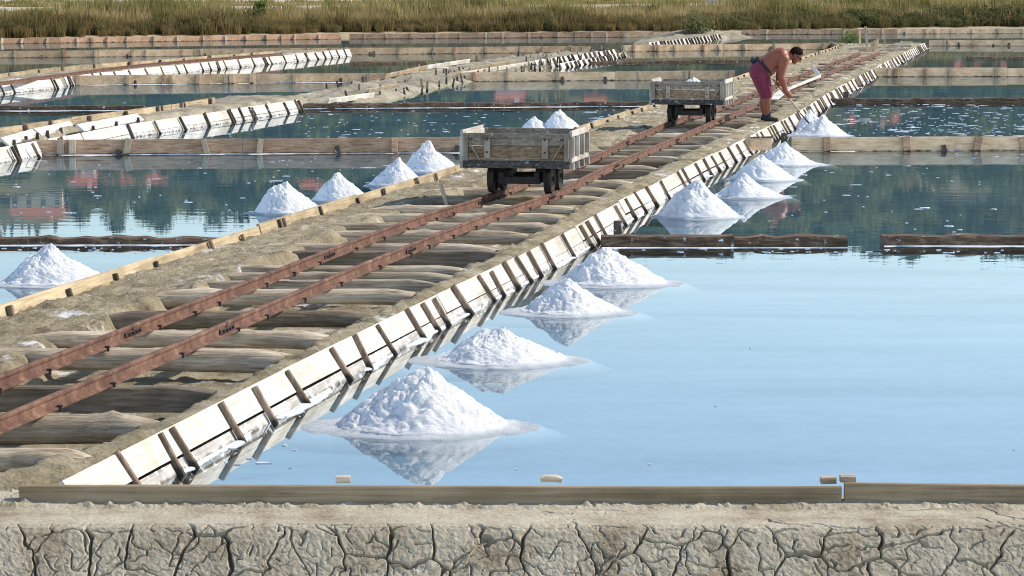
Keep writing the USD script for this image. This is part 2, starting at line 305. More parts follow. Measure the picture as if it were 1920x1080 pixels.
leaf('leaf_saltbush', (0.075, 0.085, 0.034), (0.17, 0.165, 0.07), 0.35)
leaf('grass_dry', (0.24, 0.18, 0.075), (0.46, 0.36, 0.17), 0.45)
leaf('grass_olive', (0.12, 0.115, 0.034), (0.29, 0.245, 0.09), 0.45)
leaf('grass_brown', (0.11, 0.085, 0.036), (0.27, 0.20, 0.085), 0.42)

# ------------------------------------------------------------------ survey lines (picked along the ground, turned into points)
TOP = 0.185                                        # top of the causeway's right-hand boards
def line(pix, z): return smooth_line([at(x, y, z)[:2] for x, y in pix])
RIGHT_EDGE = line([(-20, 975), (123, 900), (213, 853), (403, 760), (530, 695), (613, 652), (750, 584), (847, 538), (1080, 424), (1170, 372), (1273, 320), (1397, 259), (1507, 203), (1543, 180), (1633, 131), (1735, 80)], TOP)
LEFT_EDGE = line([(-1600, 1075), (-900, 855), (-300, 668), (0, 574), (190, 514), (420, 444), (640, 375), (860, 311), (1020, 259), (1190, 205), (1375, 146), (1465, 119), (1580, 83)], 0.22)
LEFT_RAIL = line([(-400, 853), (0, 703), (423, 541), (477, 520), (640, 458), (827, 391), (880, 376), (925, 360), (1000, 332), (1060, 311), (1107, 293), (1200, 249), (1253, 228), (1343, 201), (1400, 179), (1520, 132), (1613, 98)], 0.275)
RIGHT_RAIL = line([(-300, 900), (0, 778), (290, 660), (570, 541), (640, 511), (845, 428), (920, 399), (1021, 366), (1060, 349), (1113, 322), (1278, 252), (1343, 224), (1400, 201), (1427, 190), (1570, 128), (1648, 97)], 0.275)
def x_at(L, y): return np.interp(y, L[:, 1], L[:, 0])
END_Y = RIGHT_EDGE[-1, 1]

# ------------------------------------------------------------------ ground, bed, water, hills
def shore(x):                                       # where the pans end and the land begins
    return np.interp(x, [-200, -19, -6.5, 6.7, 22, 200], [93, 97, 106, 110, 120, 128])
xs = np.concatenate([[-2500, -900, -300], np.linspace(-90, 90, 73), [300, 900, 2500]])
rows = []
for k, zz in ((-2500, -0.6), (-60, -0.6), (9.0, -0.6), (9.6, -0.6), (10.3, -0.5), (10.9, -0.09), (11.4, -0.07), (57.8, -0.07)):
    rows.append(np.stack([xs, np.full_like(xs, k), np.full_like(xs, zz)], -1))
for off, zz in ((-30, -0.07), (-1.0, -0.07), (-0.2, 0.03), (0.6, 0.16), (3, 0.22), (9, 0.26), (25, 0.30), (60, 0.34), (110, 0.36), (178, 0.4), (400, 0.4), (2400, 0.4)):
    rows.append(np.stack([xs, shore(xs) + off, np.full_like(xs, zz)], -1))
G = np.array(rows)
v, f = grid_mesh(G)
pan_face = (G.reshape(-1, 3)[f][:, :, 2].max(1) < 0.0)
under = pan_face & (v[f][:, :, 1].min(1) > 9.5); farther = v[f][:, :, 1].mean(1) > 57.8
struct('pan_bed', (v, f[under & ~farther]), 'bed_mud'); struct('pan_bed', (v, f[under & farther]), 'bed_brown')
struct('ground', (v, f[~(pan_face & (v[f][:, :, 1].min(1) > 9.5))]), 'field_soil')
wx = np.linspace(-90, 90, 61)
struct('water', grid_mesh(np.array([np.stack([wx, np.full_like(wx, 10.95), np.zeros_like(wx)], -1), np.stack([wx, np.full_like(wx, 50.0), np.zeros_like(wx)], -1), np.stack([wx, shore(wx) + 0.2, np.zeros_like(wx)], -1)])), 'water')
for name, off, z0, hw in (('path', 66, 0.35, 1.6), ('path', 120, 0.37, 3.0)):
    px = np.linspace(-120, 120, 121); wob = 2.2 * (fbm(np.stack([px * 0.05, px * 0 + off, px * 0], -1), 3) - 0.5)
    prof = [(-1.0, -0.05), (-0.7, 0.10), (0.0, 0.2), (0.7, 0.10), (1.0, -0.05)]
    P = np.array([np.stack([px, shore(px) + off + wob + a * hw, np.full_like(px, z0 + b) + 0.1 * noise(np.stack([px * 0.9, px * 0 + a * 3, px * 0], -1))], -1) for a, b in prof])
    struct(name, grid_mesh(P), 'path_soil', True)

def hill_z(x, y):
    x, y = np.asarray(x, float), np.asarray(y, float)
    ridge = np.interp(x, [-700, -130, -75, -40, 10, 120, 700], [50, 43.5, 41.5, 44, 50, 53, 58])
    t = np.clip((y - 285) / 330, 0, 1); t = t * t * (3 - 2 * t) * 0.45 + t * 0.55
    z = 0.3 + ridge * t + 3.5 * (fbm(np.stack([x * 0.012, y * 0.012, 0 * x], -1), 3, 3) - 0.5) * np.minimum(1, t * 3)
    z = z + 13 * np.exp(-((x + 103) / 26) ** 2 - ((y - 562) / 34) ** 2)
    return z - np.maximum(0, y - 640) * 0.05
hx, hy = np.meshgrid(np.linspace(-700, 700, 113), np.linspace(284, 1000, 61))
struct('hills', grid_mesh(np.stack([hx, hy, hill_z(hx, hy)], -1)), 'hill_soil', True)

# ------------------------------------------------------------------ the cracked mud bank in the foreground
def voronoi_edge(u, v, cell, seed, jitter=0.9):
    g = np.random.default_rng(seed)
    u0, u1, v0, v1 = u.min() - 2 * cell, u.max() + 2 * cell, v.min() - 2 * cell, v.max() + 2 * cell
    a, b = np.meshgrid(np.arange(u0, u1, cell), np.arange(v0, v1, cell))
    s = np.stack([a.ravel(), b.ravel()], 1) + g.uniform(-0.5, 0.5, (a.size, 2)) * cell * jitter
    d, i = cKDTree(s).query(np.stack([u.ravel(), v.ravel()], 1), k=3)
    def e(k): return (d[:, k] ** 2 - d[:, 0] ** 2) / (2 * np.linalg.norm(s[i[:, k]] - s[i[:, 0]], axis=1) + 1e-9)
    h = np.sin(i[:, 0] * 12.9898) * 43758.5453
    return np.minimum(e(1), e(2)).reshape(u.shape), (h - np.floor(h)).reshape(u.shape), ((np.sin((i[:, 0] + i[:, 1]) * 78.233 + seed) * 43758.5) % 1.0).reshape(u.shape)

BANK_TOP, BANK_EDGE_Y = 0.125, float(at(960, 985, 0.125)[1])
SLOPE = math.radians(46)
def mud_bank():
    x = np.concatenate([-np.geomspace(14, 2.4, 30)[:-1], np.arange(-2.4, 2.4, 0.0034), np.geomspace(2.4, 14, 30)])
    s = np.concatenate([np.arange(-0.85, -0.05, 0.007), np.arange(-0.05, 0.36, 0.0034), np.linspace(0.37, 1.1, 25)])      # arc length from the crest: negative on top, positive down the face
    X, S = np.meshgrid(x, s)
    crest = 0.02 * (fbm(np.stack([X * 1.2, X * 0, X * 0], -1), 3, 5) - 0.5) - 0.012 * np.sin(X * 0.9)
    rnd = 0.016
    down = np.maximum(S, 0)
    Y = BANK_EDGE_Y + crest - S * np.where(S < 0, 1, 0) - down * math.cos(SLOPE)
    Z = BANK_TOP - down * math.sin(SLOPE) - rnd * np.exp(-(S / 0.022) ** 2) * 0.5
    # the top falls a little to the crest and rises under the edging board; it drops to the bed behind
    Z += 0.010 * (fbm(np.stack([X * 2.2, S * 4, X * 0], -1), 4, 9) - 0.5) + 0.022 * np.clip((-S - 0.30) / 0.12, 0, 1)
    Z += np.where(S < -0.32, 0.02 * np.maximum(0, fbm(np.stack([X * 26, S * 30, X * 0], -1), 4, 19) - 0.5) * 2, 0)
    back = np.clip((-S - 0.50) / 0.15, 0, 1)
    Z = Z * (1 - back) - 0.12 * back
    Z += np.clip((-1.75 - X) / 0.3, 0, 1) * np.clip((-S - 0.2) / 0.4, 0, 1) * 0.02
    w = np.stack([X * 5, S * 5, X * 0], -1)
    wu, wv = 0.07 * (fbm(w, 3, 21) - 0.5), 0.07 * (fbm(w, 3, 33) - 0.5)
    wu2, wv2 = 0.03 * (fbm(w * 4, 2, 41) - 0.5), 0.03 * (fbm(w * 4, 2, 43) - 0.5)
    face = np.clip((S + 0.035) / 0.05, 0, 1); topm = np.clip((S + 0.6) / 0.2, 0, 1)
    e1, h1, k1 = voronoi_edge(X + wu * 1.4 + wu2, S * 0.8 + wv * 1.4 + wv2, 0.20, 3)
    e2, h2, k2 = voronoi_edge(X + wu * 0.7 + wu2 * 1.5, S + wv * 0.7 + wv2 * 1.5, 0.078, 4)
    e3, h3, k3 = voronoi_edge(X + wu2 * 1.5, S + wv2 * 1.5, 0.04, 5)
    big = np.clip(1 - e1 / (0.0030 + 0.0060 * k1 ** 2.5), 0, 1) ** 0.6 * (0.02 + 0.03 * k1)
    mid = np.where(k2 > 0.58, np.clip(1 - e2 / (0.0028 + 0.0016 * k2), 0, 1) ** 0.6 * 0.018, 0)
    small = np.where((k3 > 0.7) & (S > 0.08), np.clip(1 - e3 / 0.003, 0, 1) * 0.007, 0)
    depth = np.maximum(np.maximum(big, mid), small) * (face + 0.22 * (1 - face) * topm * (k1 > 0.5) * (fbm(np.stack([X * 3, S * 3, X * 0], -1), 2, 77) > 0.5))
    bulge = (0.006 * (h1 - 0.5) + 0.002 * (h2 - 0.5) * (k2 > 0.58)) * face
    rough = (0.006 * (fbm(np.stack([X * 14, S * 9, X * 0], -1), 5, 51) - 0.5) + 0.006 * (fbm(np.stack([X * 70, S * 60, X * 0], -1), 3, 52) - 0.5)) * (0.45 + face * 0.75)
    o = -depth + bulge + rough
    nx, ny, nz = 0, -math.sin(SLOPE), math.cos(SLOPE)
    Y += o * ny * face; Z += o * (nz * face + (1 - face))
    return grid_mesh(np.stack([X, Y, Z], -1))
struct('mud_bank', mud_bank(), 'mud_cracked', True)

# ------------------------------------------------------------------ the main causeway of mud
def sleeper_trench(Y):
    """Left and right edges of the open trench (0 = left boards, 1 = right boards) and its depth."""
    tl = np.interp(Y, [10.9, 13, 15, 17, 20, 26, 40, 80], [0.40, 0.38, 0.36, 0.29, 0.26, 0.28, 0.33, 0.36])
    tr = np.interp(Y, [10.9, 12, 14, 17, 20, 26, 32, 80], [0.84, 0.93, 0.95, 0.95, 0.93, 0.90, 0.87, 0.82])
    zb = np.interp(Y, [10.9, 11.4, 12.2, 16, 20, 24, 30, 40, 80], [0.10, 0.03, 0.004, 0.004, 0.004, 0.012, 0.04, 0.085, 0.095])
    return tl, tr, zb
def causeway():
    ys = [10.95]
    while ys[-1] < END_Y: ys.append(ys[-1] * 1.0022)
    ys = np.array(ys); t = np.concatenate([np.linspace(-0.02, 1.0, 120)])
    T, Y = np.meshgrid(t, ys)
    xl, xr = x_at(LEFT_EDGE, Y), x_at(RIGHT_EDGE, Y) - 0.012
    X = xl + (xr - xl) * T
    tl, tr, zb = sleeper_trench(Y)
    n1 = fbm(np.stack([X * 1.6, Y * 1.2, X * 0], -1), 3, 11) - 0.5
    n2 = fbm(np.stack([X * 7, Y * 5, X * 0], -1), 4, 12) - 0.5
    n3 = fbm(np.stack([X * 26, Y * 16, X * 0], -1), 3, 13) - 0.5
    tl = tl + 0.20 * n1 + 0.10 * n2; tr = np.minimum(tr + 0.10 * n1 + 0.08 * n2, 0.965)
    inside = np.clip((T - tl) / 0.07, 0, 1) * np.clip((tr - T) / 0.05, 0, 1)
    inside = inside * inside * (3 - 2 * inside)
    # mud lumps lie between some of the sleepers further on
    fill = np.clip((fbm(np.stack([X * 0.9, Y * 0.8, X * 0 + 3], -1), 2, 15) - 0.58) * 8, 0, 1) * np.clip((Y - 19) / 8, 0, 1)
    zb = zb + fill * 0.06 - np.clip((14.9 - np.abs(Y - 0)) * 0 + 1 - np.abs(Y - 14.1) / 0.25, 0, 1) * 0.06
    shoulder = 0.165 + 0.05 * n1 + 0.035 * n2 - 0.012 * np.clip((T - 0.9) / 0.1, 0, 1) - 0.02 * np.clip((0.06 - T) / 0.06, 0, 1)
    Z = shoulder * (1 - inside) + (zb + 0.03 * n2 + 0.012) * inside + 0.06 * n3 * (1 - 0.5 * inside) * np.clip(1 - (T - 0.97) / 0.03, 0, 1)
    lip = np.exp(-((T - tl + 0.03) / 0.05) ** 2) + np.exp(-((tr + 0.03 - T) / 0.04) ** 2)
    Z += lip * 0.035 * (0.6 + 1.2 * n1 + n2)
    Z = np.minimum(Z, 0.185 + 0.05 * np.clip((0.85 - T) / 0.3, 0, 1))
    Z -= np.clip((11.15 - Y) / 0.2, 0, 1) * 0.06
    P = np.stack([X, Y, Z], -1)
    # skirts: the sides go down to the bed
    left = P[:, :1].copy(); left[..., 2] = -0.1
    right = P[:, -1:].copy(); right[..., 2] = -0.1; right[..., 0] += 0.02
    P = np.concatenate([left, P, right], 1)
    far = P[-1:].copy(); far[..., 1] += 0.4; far[..., 2] = -0.1
    P = np.concatenate([P, far], 0)
    return grid_mesh(P), (Y, T, Z)
(cw, _CW) = causeway()
struct('mud_causeway', cw, 'mud', True)

# ------------------------------------------------------------------ walls of planks held by stakes
def plank(a, b, n, ztop, zbot, lean, thick, sag=(0, 0)):
    """A board from a to b (xy), its outer face leaning out along n as it goes down."""
    a, b, n = np.append(a, 0.0), np.append(b, 0.0), np.append(n, 0.0)
    k = 3
    c = []
    for z, e in ((zbot, sag), (ztop, sag)):
        off_o = n * (TOPZ_REF - z) * lean
        up_t = np.array([0, 0, thick * lean / math.hypot(1, lean)])
        inn = -n * thick / math.hypot(1, lean)
        lo = [a + off_o + [0, 0, z + e[0]], b + off_o + [0, 0, z + e[1]]]
        hi = [p + inn - up_t for p in lo]
        c.append((lo, hi))
    (l0, h0), (l1, h1) = c
    m = trimesh.Trimesh(*hexa([l0[0], l0[1], h0[1], h0[0], l1[0], l1[1], h1[1], h1[0]]), process=False)
    if m.volume < 0: m.faces = m.faces[:, ::-1]
    return np.array(m.vertices), np.array(m.faces)
TOPZ_REF = TOP

def plank_wall(name, label, pts, ztop=0.19, zbot=-0.04, lean=0.0, thick=0.022, length=(2.2, 3.6), stakes=None, spacing=(0.5, 1.2), stake=(0.035, 0.05), mats=('board_pale',), stake_mats=('stake_wood',), low=None, low_mat='board_salty',
               stake_top=(-0.01, 0.015), stubs=0.0, seed=1, cat='plank wall', group=None, wobble=0.011, pair=0.15):
    """Boards end to end along pts; stakes stand on their right-hand side."""
    global TOPZ_REF
    r = random.Random(seed); TOPZ_REF = ztop
    pts = np.asarray(pts, float)[:, :2]; L = poly_len(pts)
    p0 = poly_at(pts, 0.0)
    t = Thing(name, label, cat, (p0[0], p0[1], 0), group=group)
    s = 0.0
    def nrm(s0, s1):
        d = poly_at(pts, min(s1, L)) - poly_at(pts, max(s0, 0)); d /= np.linalg.norm(d); return np.array([d[1], -d[0]]), d
    while s < L - 0.05:
        e = min(L, s + r.uniform(*length))
        if L - e < 0.7: e = L
        a, b = poly_at(pts, s), poly_at(pts, e); n, d = nrm(s, e)
        j = (r.uniform(-wobble, wobble), r.uniform(-wobble, wobble)); o = n * r.uniform(-0.004, 0.004)
        zmid = zbot if low is None else low
        mesh('board', plank(a + d * 0.004 + o, b - d * 0.004 + o, n, ztop, zmid + 0.006, lean, thick, j), r.choice(mats), t)
        if low is not None:
            mesh('lower_board', plank(a + d * 0.004 - n * 0.004, b - d * 0.004 - n * 0.004, n, low - 0.004, zbot, lean, thick), low_mat, t)
        s = e
    if stakes is None:
        stakes, q = [], r.uniform(0.15, 0.6)
        while q < L - 0.1:
            stakes.append(q)
            if r.random() < pair: stakes.append(q + r.uniform(0.09, 0.16))
            q += r.uniform(*spacing)
    for q in stakes:
        p = poly_at(pts, q); n, d = nrm(q - 0.3, q + 0.3)
        w, h = stake[0] * r.uniform(0.8, 1.25), stake[1] * r.uniform(0.85, 1.2)
        stub = r.random() < stubs
        zt = ztop + r.uniform(*stake_top) if not stub else r.uniform(0.05, 0.12)
        tilt = r.gauss(0, 0.032)
        n3, d3 = np.append(n, 0), np.append(d, 0)
        def P(z): return np.append(p, 0) + n3 * ((ztop - z) * lean + h / 2 * math.sqrt(1 + lean * lean) + 0.003) + np.array([0, 0, z]) + d3 * tilt * (zt - z) / 0.2
        m = beam(P(-0.05), P(zt), w, h, up=tuple(n3), taper=1 if not stub else 0.7, bevel=0.004)
        sm = r.choice(stake_mats) if not stub else 'stake_dark'
        mesh('stake' if not stub else 'stake_stub', m, sm, t)
    return t

def arc_of(L, px, z):
    """Arc lengths along the line L of the places that lie at the given depth."""
    pts = np.asarray(L); seg = np.linalg.norm(np.diff(pts[:, :2], axis=0), axis=1); S = np.concatenate([[0], np.cumsum(seg)])
    return S, pts

def part_line(L, y0, y1):
    m = (L[:, 1] > y0) & (L[:, 1] < y1)
    ys = np.concatenate([[y0], L[m, 1], [y1]])
    return np.stack([x_at(L, ys), ys], -1)

# right-hand wall, stakes where they stand
RE = part_line(RIGHT_EDGE, float(at(116, 904, TOP)[1]), END_Y)
seglen = np.concatenate([[0], np.cumsum(np.linalg.norm(np.diff(RE, axis=0), axis=1))])
pickx = [213, 293, 313, 408, 470, 530, 613, 658, 700, 757, 786, 808, 845, 893, 915, 941, 963, 986, 1012, 1050, 1083, 1096, 1113, 1148, 1168, 1187, 1208, 1235, 1268, 1277, 1300, 1316, 1330, 1345, 1362, 1377, 1391]
imgx = np.array([960 + FOCAL_PX * p[0] / (math.cos(PITCH) * p[1] + math.sin(PITCH) * (CAM_H - TOP)) for p in RE])
st = list(np.interp(pickx, imgx, seglen))
q = st[-1] + 0.7
while q < seglen[-1] - 0.1:
    st.append(q); q += R.choice([0.35, 0.5, 0.8, 0.95, 1.1])
plank_wall('plank_wall', 'long pale bleached plank wall with brown stakes along the right edge of the rail causeway', RE, TOP, -0.045, 0.58, 0.022, (2.4, 3.8), st, mats=('board_pale',), low=0.058, stake=(0.026, 0.030), seed=5)
wl = part_line(LEFT_EDGE, 11.2, END_Y - 0.3)
plank_wall('plank_wall', 'low tan plank edging with short stakes along the left edge of the rail causeway', wl - [0.02, 0], 0.225, 0.05, 0.3, 0.028, (2.5, 4.0), None, (0.8, 1.5), (0.034, 0.032), ('board_tan',), ('stake_wood', 'stake_dark'), stake_top=(-0.035, 0.01), seed=8, pair=0.12)

# rows of boards across the pans
def row(label, p, q, ztop=0.2, mats=('row_brown', 'row_tan'), seed=1, **kw):
    a, b = at(*p)[:2], at(*q)[:2]
    n = max(2, int(np.linalg.norm(b - a) / 4))
    pts = a + (b - a) * np.linspace(0, 1, n + 1)[:, None]
    pts[1:-1, 1] += np.random.default_rng(seed).uniform(-0.03, 0.03, n - 1)
    kw.setdefault('stake', (0.08, 0.05)); kw.setdefault('stake_mats', ('row_post', 'row_post', 'row_brown')); kw.setdefault('stubs', 0.28); kw.setdefault('spacing', (0.45, 1.15))
    return plank_wall('plank_wall', label, pts, ztop, -0.04, 0.0, 0.028, (2.6, 4.2), mats=mats, seed=seed, **kw)
row('brown plank wall across the left pans behind the small salt heaps', (40, 291), (872, 286), 0.195, ('row_brown',), 21)
row('tan plank wall across the right pans behind the four farther salt heaps', (1484, 284), (2100, 281), 0.195, ('row_tan', 'row_brown'), 22, stubs=0.2)
row('grey plank wall crossing the far left pan in front of the rail with red rust', (132, 160), (722, 153), 0.2, ('row_brown', 'row_tan'), 23)
row('grey plank wall between the ruined mud path and the second cart', (848, 153), (1378, 149), 0.2, ('row_tan',), 24)
row('short tan plank wall across the right pan beyond the bending worker', (1636, 144), (2000, 143), 0.2, ('row_tan',), 25)
row('far plank wall across the left pans behind the white stake causeways', (-60, 109), (1108, 98), 0.2, ('row_tan',), 26)
row('far plank wall between the ruined mud path and the end of the track', (1165, 97), (1585, 92), 0.2, ('row_tan',), 27)
row('far plank wall right of the end of the track', (1742, 86), (2060, 86), 0.2, ('row_tan',), 28)
row('farthest plank wall below the dark grass bank on the left', (-60, 83), (640, 73), 0.19, ('row_brown',), 29, stubs=0.1)
row('farthest plank wall below the grass bank in the middle', (655, 73), (1270, 69), 0.2, ('row_brown', 'row_tan'), 30, stubs=0.1)
row('farthest plank wall below the grass bank on the right', (1390, 65), (2050, 62), 0.2, ('row_brown', 'row_tan'), 31, stubs=0.1)

# gate boards and the posts beside the right-hand rows
t = Thing('sluice_board', 'short grey sluice board set against the white plank wall below the worker', 'board', at(1400, 285))
a, b = at(1402, 285), at(1446, 284)
mesh('board', beam([a[0], a[1], 0.10], [b[0], b[1], 0.10], 0.03, 0.16), 'row_tan', t); mesh('cap', beam([a[0], a[1], 0.192], [b[0], b[1], 0.192], 0.05, 0.02), 'stake_dark', t)
mesh('post', beam([a[0], a[1] - .04, -0.05], [a[0], a[1] - .04, 0.21], 0.06, 0.05, (0, 1, 0)), 'row_post', t)

# dark low ledges of wet timber in the pans
def ledge(label, p, q, ztop=0.1, width=0.22, seed=1, cracks=3):
    a, b = at(*p), at(*q); r = np.random.default_rng(seed)
    t = Thing('timber_ledge', label, 'timber ledge', (a[0], a[1], 0))
    L = np.linalg.norm(b - a); n = max(1, int(round(L / 3.4))); cuts = np.concatenate([[0], (np.arange(1, n) + r.uniform(-.2, .2, max(0, n - 1))) / n, [1]])
    for i in range(n):
        s = np.linspace(cuts[i] + 0.002, cuts[i + 1] - 0.002, max(6, int(L / n / 0.10)))
        c = a + (b - a) * s[:, None]
        zt = ztop + r.uniform(-0.012, 0.012) + 0.05 * (fbm(np.stack([c[:, 0] * 7, c[:, 1], c[:, 0] * 0], -1), 3, seed + i) - 0.5)
        fr = 0.06 * (fbm(np.stack([c[:, 0] * 8, c[:, 1] + 9, c[:, 0] * 0], -1), 3, seed + i) - 0.5)
        prof = [(-0.02, -0.05), (0.0, 0.7), (0.015, 1.0), (0.09, 0.95), (0.16, 1.05), (width, 0.9), (width + 0.03, -0.05)]
        P = np.array([np.stack([c[:, 0], c[:, 1] + u + fr, np.where(h < 0, -0.05, zt * h)], -1) for u, h in prof])
        v, f = grid_mesh(P)
        k, m = P.shape[:2]                                           # close the two ends
        caps = [[j * m, (j + 1) * m, 0] for j in range(1, k - 1)] + [[j * m + m - 1, m - 1, (j + 1) * m + m - 1] for j in range(1, k - 1)]
        mesh('timber', (v, np.vstack([f, caps])), 'ledge_wood', t, 35)
    return t
ledge('low dark wet timber ledge across the near left pan', (-120, 460), (432, 459), 0.062, seed=3)
ledge('dark wet timber ledge against the plank wall in the near right pan', (1128, 464), (1376, 464), 0.085, seed=4)
ledge('low crumbling dark timber ledge left of the gap in the right pan', (1378, 460), (1590, 459), 0.06, seed=5)
ledge('dark wet timber ledge right of the gap in the right pan', (1656, 461), (2010, 461), 0.075, seed=6)
ledge('thin dark timber ledge in the left pan beyond the fallen planks', (-80, 208), (270, 207), 0.075, seed=7)
ledge('long dark timber ledge in the left pan that ends at the second cart', (566, 204), (1215, 199), 0.075, seed=8)
ledge('dark timber ledge in the right pan just beyond the worker', (1550, 194), (2000, 193), 0.08, seed=9)
ledge('far dark timber ledge left of the ruined mud path', (655, 121), (800, 119), 0.05, seed=10)
ledge('far dark timber ledge between the ruined path and the worker', (1080, 119), (1425, 115), 0.05, seed=11)
ledge('far dark timber ledge at the right edge of the pans', (1815, 109), (2010, 108), 0.04, seed=12)
p = at(1157, 448)
t = Thing('post', 'short dark wet post standing at the left end of the right pan ledge', 'post', p)
mesh('shaft', beam([p[0], p[1] - .1, -0.05], [p[0], p[1] - .1, 0.17], 0.07, 0.07, (0, 1, 0), bevel=0.008), 'stake_dark', t)
p = at(1470, 277)
t = Thing('post', 'dark post beside the sluice board below the worker', 'post', p)
mesh('shaft', beam([p[0], p[1], -0.05], [p[0], p[1], 0.2], 0.08, 0.07, (0, 1, 0), bevel=0.008), 'stake_dark', t)
p = at(1585, 192)
t = Thing('post', 'dark post standing in the dark ledge beyond the worker', 'post', p)
mesh('shaft', beam([p[0], p[1] - .05, -0.05], [p[0], p[1] - .05, 0.2], 0.09, 0.07, (0, 1, 0), bevel=0.008), 'stake_dark', t)

# front edging boards of the near pan
def front_board(label, pix_l, pix_r, ztop_l, ztop_r, pegs, seed):
    zb = 0.11
    y = BANK_EDGE_Y + 0.40
    xl, xr = (pix_l - 960) / FOCAL_PX * y, (pix_r - 960) / FOCAL_PX * y
    t = Thing('edging_board', label, 'board', (xl, y, 0.12))
    s = np.linspace(0, 1, 40); c = np.stack([xl + (xr - xl) * s, np.full(40, y) + 0.006 * np.sin(s * 5 + seed), ztop_l + (ztop_r - ztop_l) * s + 0.004 * np.sin(s * 4 + seed)], -1)
    sec = [(-0.016, -0.16), (0.016, -0.16), (0.016, -0.004), (0.012, 0.0), (-0.012, 0.0), (-0.016, -0.004)]
    mesh('board', sweep(c, sec), 'front_board', t, 40)
    for k, (px, z, kind) in enumerate(pegs):
        x = (px - 960) / FOCAL_PX * y
        if kind == 'round': m = tube([[x - 0.045, y + 0.06, z], [x - 0.02, y + 0.06, z + .004], [x + 0.02, y + 0.062, z + .003], [x + 0.045, y + 0.06, z - .004]], [0.013, 0.016, 0.0155, 0.012], 10)
        else: m = beam([x - 0.031, y + 0.055, z], [x + 0.031, y + 0.057, z + .001], 0.05, 0.026, bevel=0.004)
        mesh('peg', m, 'log_wood', t, 50)
    return t
zt = 0.2165
front_board('long brown edging board along the front of the near pan, nearest the camera', 22, 1587, 0.205, 0.209, [(637, zt + .008, 'square'), (1035, zt + .007, 'round'), (1565, zt + .004, 'square')], 1)
front_board('brown edging board at the right end of the near pan, past the joint', 1593, 2300, 0.216, 0.214, [(1602, zt + .011, 'square')], 2)

def bank_face(px, s):
    y = BANK_EDGE_Y - s * math.cos(SLOPE); return np.array([(px - 960) / FOCAL_PX * y, y - .012, BANK_TOP - s * math.sin(SLOPE) + .012])
q = [bank_face(868, .20), bank_face(878, .15), bank_face(893, .11), bank_face(912, .095)]
t = Thing('twig', 'thin pale curved twig stuck on the cracked mud bank', 'twig', q[0]); mesh('stem', tube(q, [.003, .004, .0035, .002], 6), 'handle_wood', t, True)
q = [at(1700, 957, .15), at(1805, 954, .15)]
t = Thing('twig', 'thin straw lying below the right edging board', 'twig', q[0]); mesh('stem', tube([q[0], (q[0] + q[1]) / 2 + [0, .01, .002], q[1]], [.003, .0035, .002], 6), 'handle_wood', t, True)

# ------------------------------------------------------------------ sleepers
def log(px0, px1, ytop, r, kind='round', z=0.2, mtl='log_wood', seed=0, label='', group=None, sag=0.0):
    g = np.random.default_rng(seed)
    y = at(960, ytop, z)[1] + r * 0.5
    x0, x1 = (px0 - 960) / FOCAL_PX * y, (px1 - 960) / FOCAL_PX * y
    n = max(12, int((x1 - x0) / 0.06)); s = np.linspace(0, 1, n)
    x0 -= 0.05; x1 = min(x1 + 0.12, float(x_at(RIGHT_EDGE, y)) - 0.10)
    xs_ = x0 + (x1 - x0) * s
    droop = -0.045 * np.clip((np.abs(s - 0.5) - 0.36) / 0.14, 0, 1) ** 1.5
    t = Thing('log_sleeper', label, 'sleeper', ((x0 + x1) / 2, y, z - 2 * r), group=group)
    ph = g.uniform(0, 6, 4)
    cy = y + 0.02 * np.sin(s * 3 + ph[0]) + 0.008 * np.sin(s * 9 + ph[1]); 
    if kind == 'round':
        rad = r * (1 + 0.10 * (s - 0.5) * g.choice([-1, 1]) + 0.05 * np.sin(s * 7 + ph[2]))
        knots = g.uniform(0.1, 0.9, 2)
        sides = 14
        a = np.linspace(0, 2 * np.pi, sides, endpoint=False)
        A, S = np.meshgrid(a, s)
        rr = rad[:, None] * (1 + 0.10 * (fbm(np.stack([np.cos(A) * 1.5, np.sin(A) * 1.5, S * 8 + seed], -1), 3, seed) - 0.5))
        for kn in knots:
            ka = g.uniform(-0.5, 1.6)
            rr += 0.35 * r * np.exp(-((S - kn) * (x1 - x0) / 0.05) ** 2 - (np.angle(np.exp(1j * (A - np.pi / 2 - ka))) / 0.45) ** 2)
        P = np.stack([np.broadcast_to(xs_[:, None], A.shape), cy[:, None] + rr * np.cos(A), z - rad[:, None] + rr * np.sin(A) + droop[:, None]], -1)
        v = P.reshape(-1, 3); f = []
        for i in range(n - 1):
            for j in range(sides):
                p, q_ = i * sides + j, i * sides + (j + 1) % sides
                f += [[p, q_, q_ + sides], [p, q_ + sides, p + sides]]
        v = np.vstack([v, P[0].mean(0), P[-1].mean(0)])
        for j in range(sides): f += [[n * sides, (j + 1) % sides, j], [n * sides + 1, (n - 1) * sides + j, (n - 1) * sides + (j + 1) % sides]]
        m = trimesh.Trimesh(v, np.array(f), process=False)
        if m.volume < 0: m.faces = m.faces[:, ::-1]
        mesh('timber', m, mtl, t, 50)
    else:
        c = np.stack([xs_, cy * 0 + y, np.full(n, z) + droop + 0.006 * np.sin(s * 4 + ph[3])], -1)
        w, h = r * 1.5, 2.1 * r
        mesh('timber', sweep(c, [(-w / 2, -h), (w / 2, -h), (w / 2, -0.008), (w / 2 - .008, 0), (-w / 2 + .008, 0), (-w / 2, -0.008)]), mtl, t, 40)
    return y
ORD = ['nearest', 'second', 'third', 'fourth', 'fifth', 'sixth', 'seventh', 'eighth', 'ninth', 'tenth', 'eleventh', 'twelfth', 'thirteenth', 'fourteenth', 'fifteenth', 'sixteenth', 'seventeenth', 'eighteenth', 'nineteenth', 'twentieth', 'twenty-first', 'twenty-second', 'twenty-third', 'twenty-fourth', 'twenty-fifth']
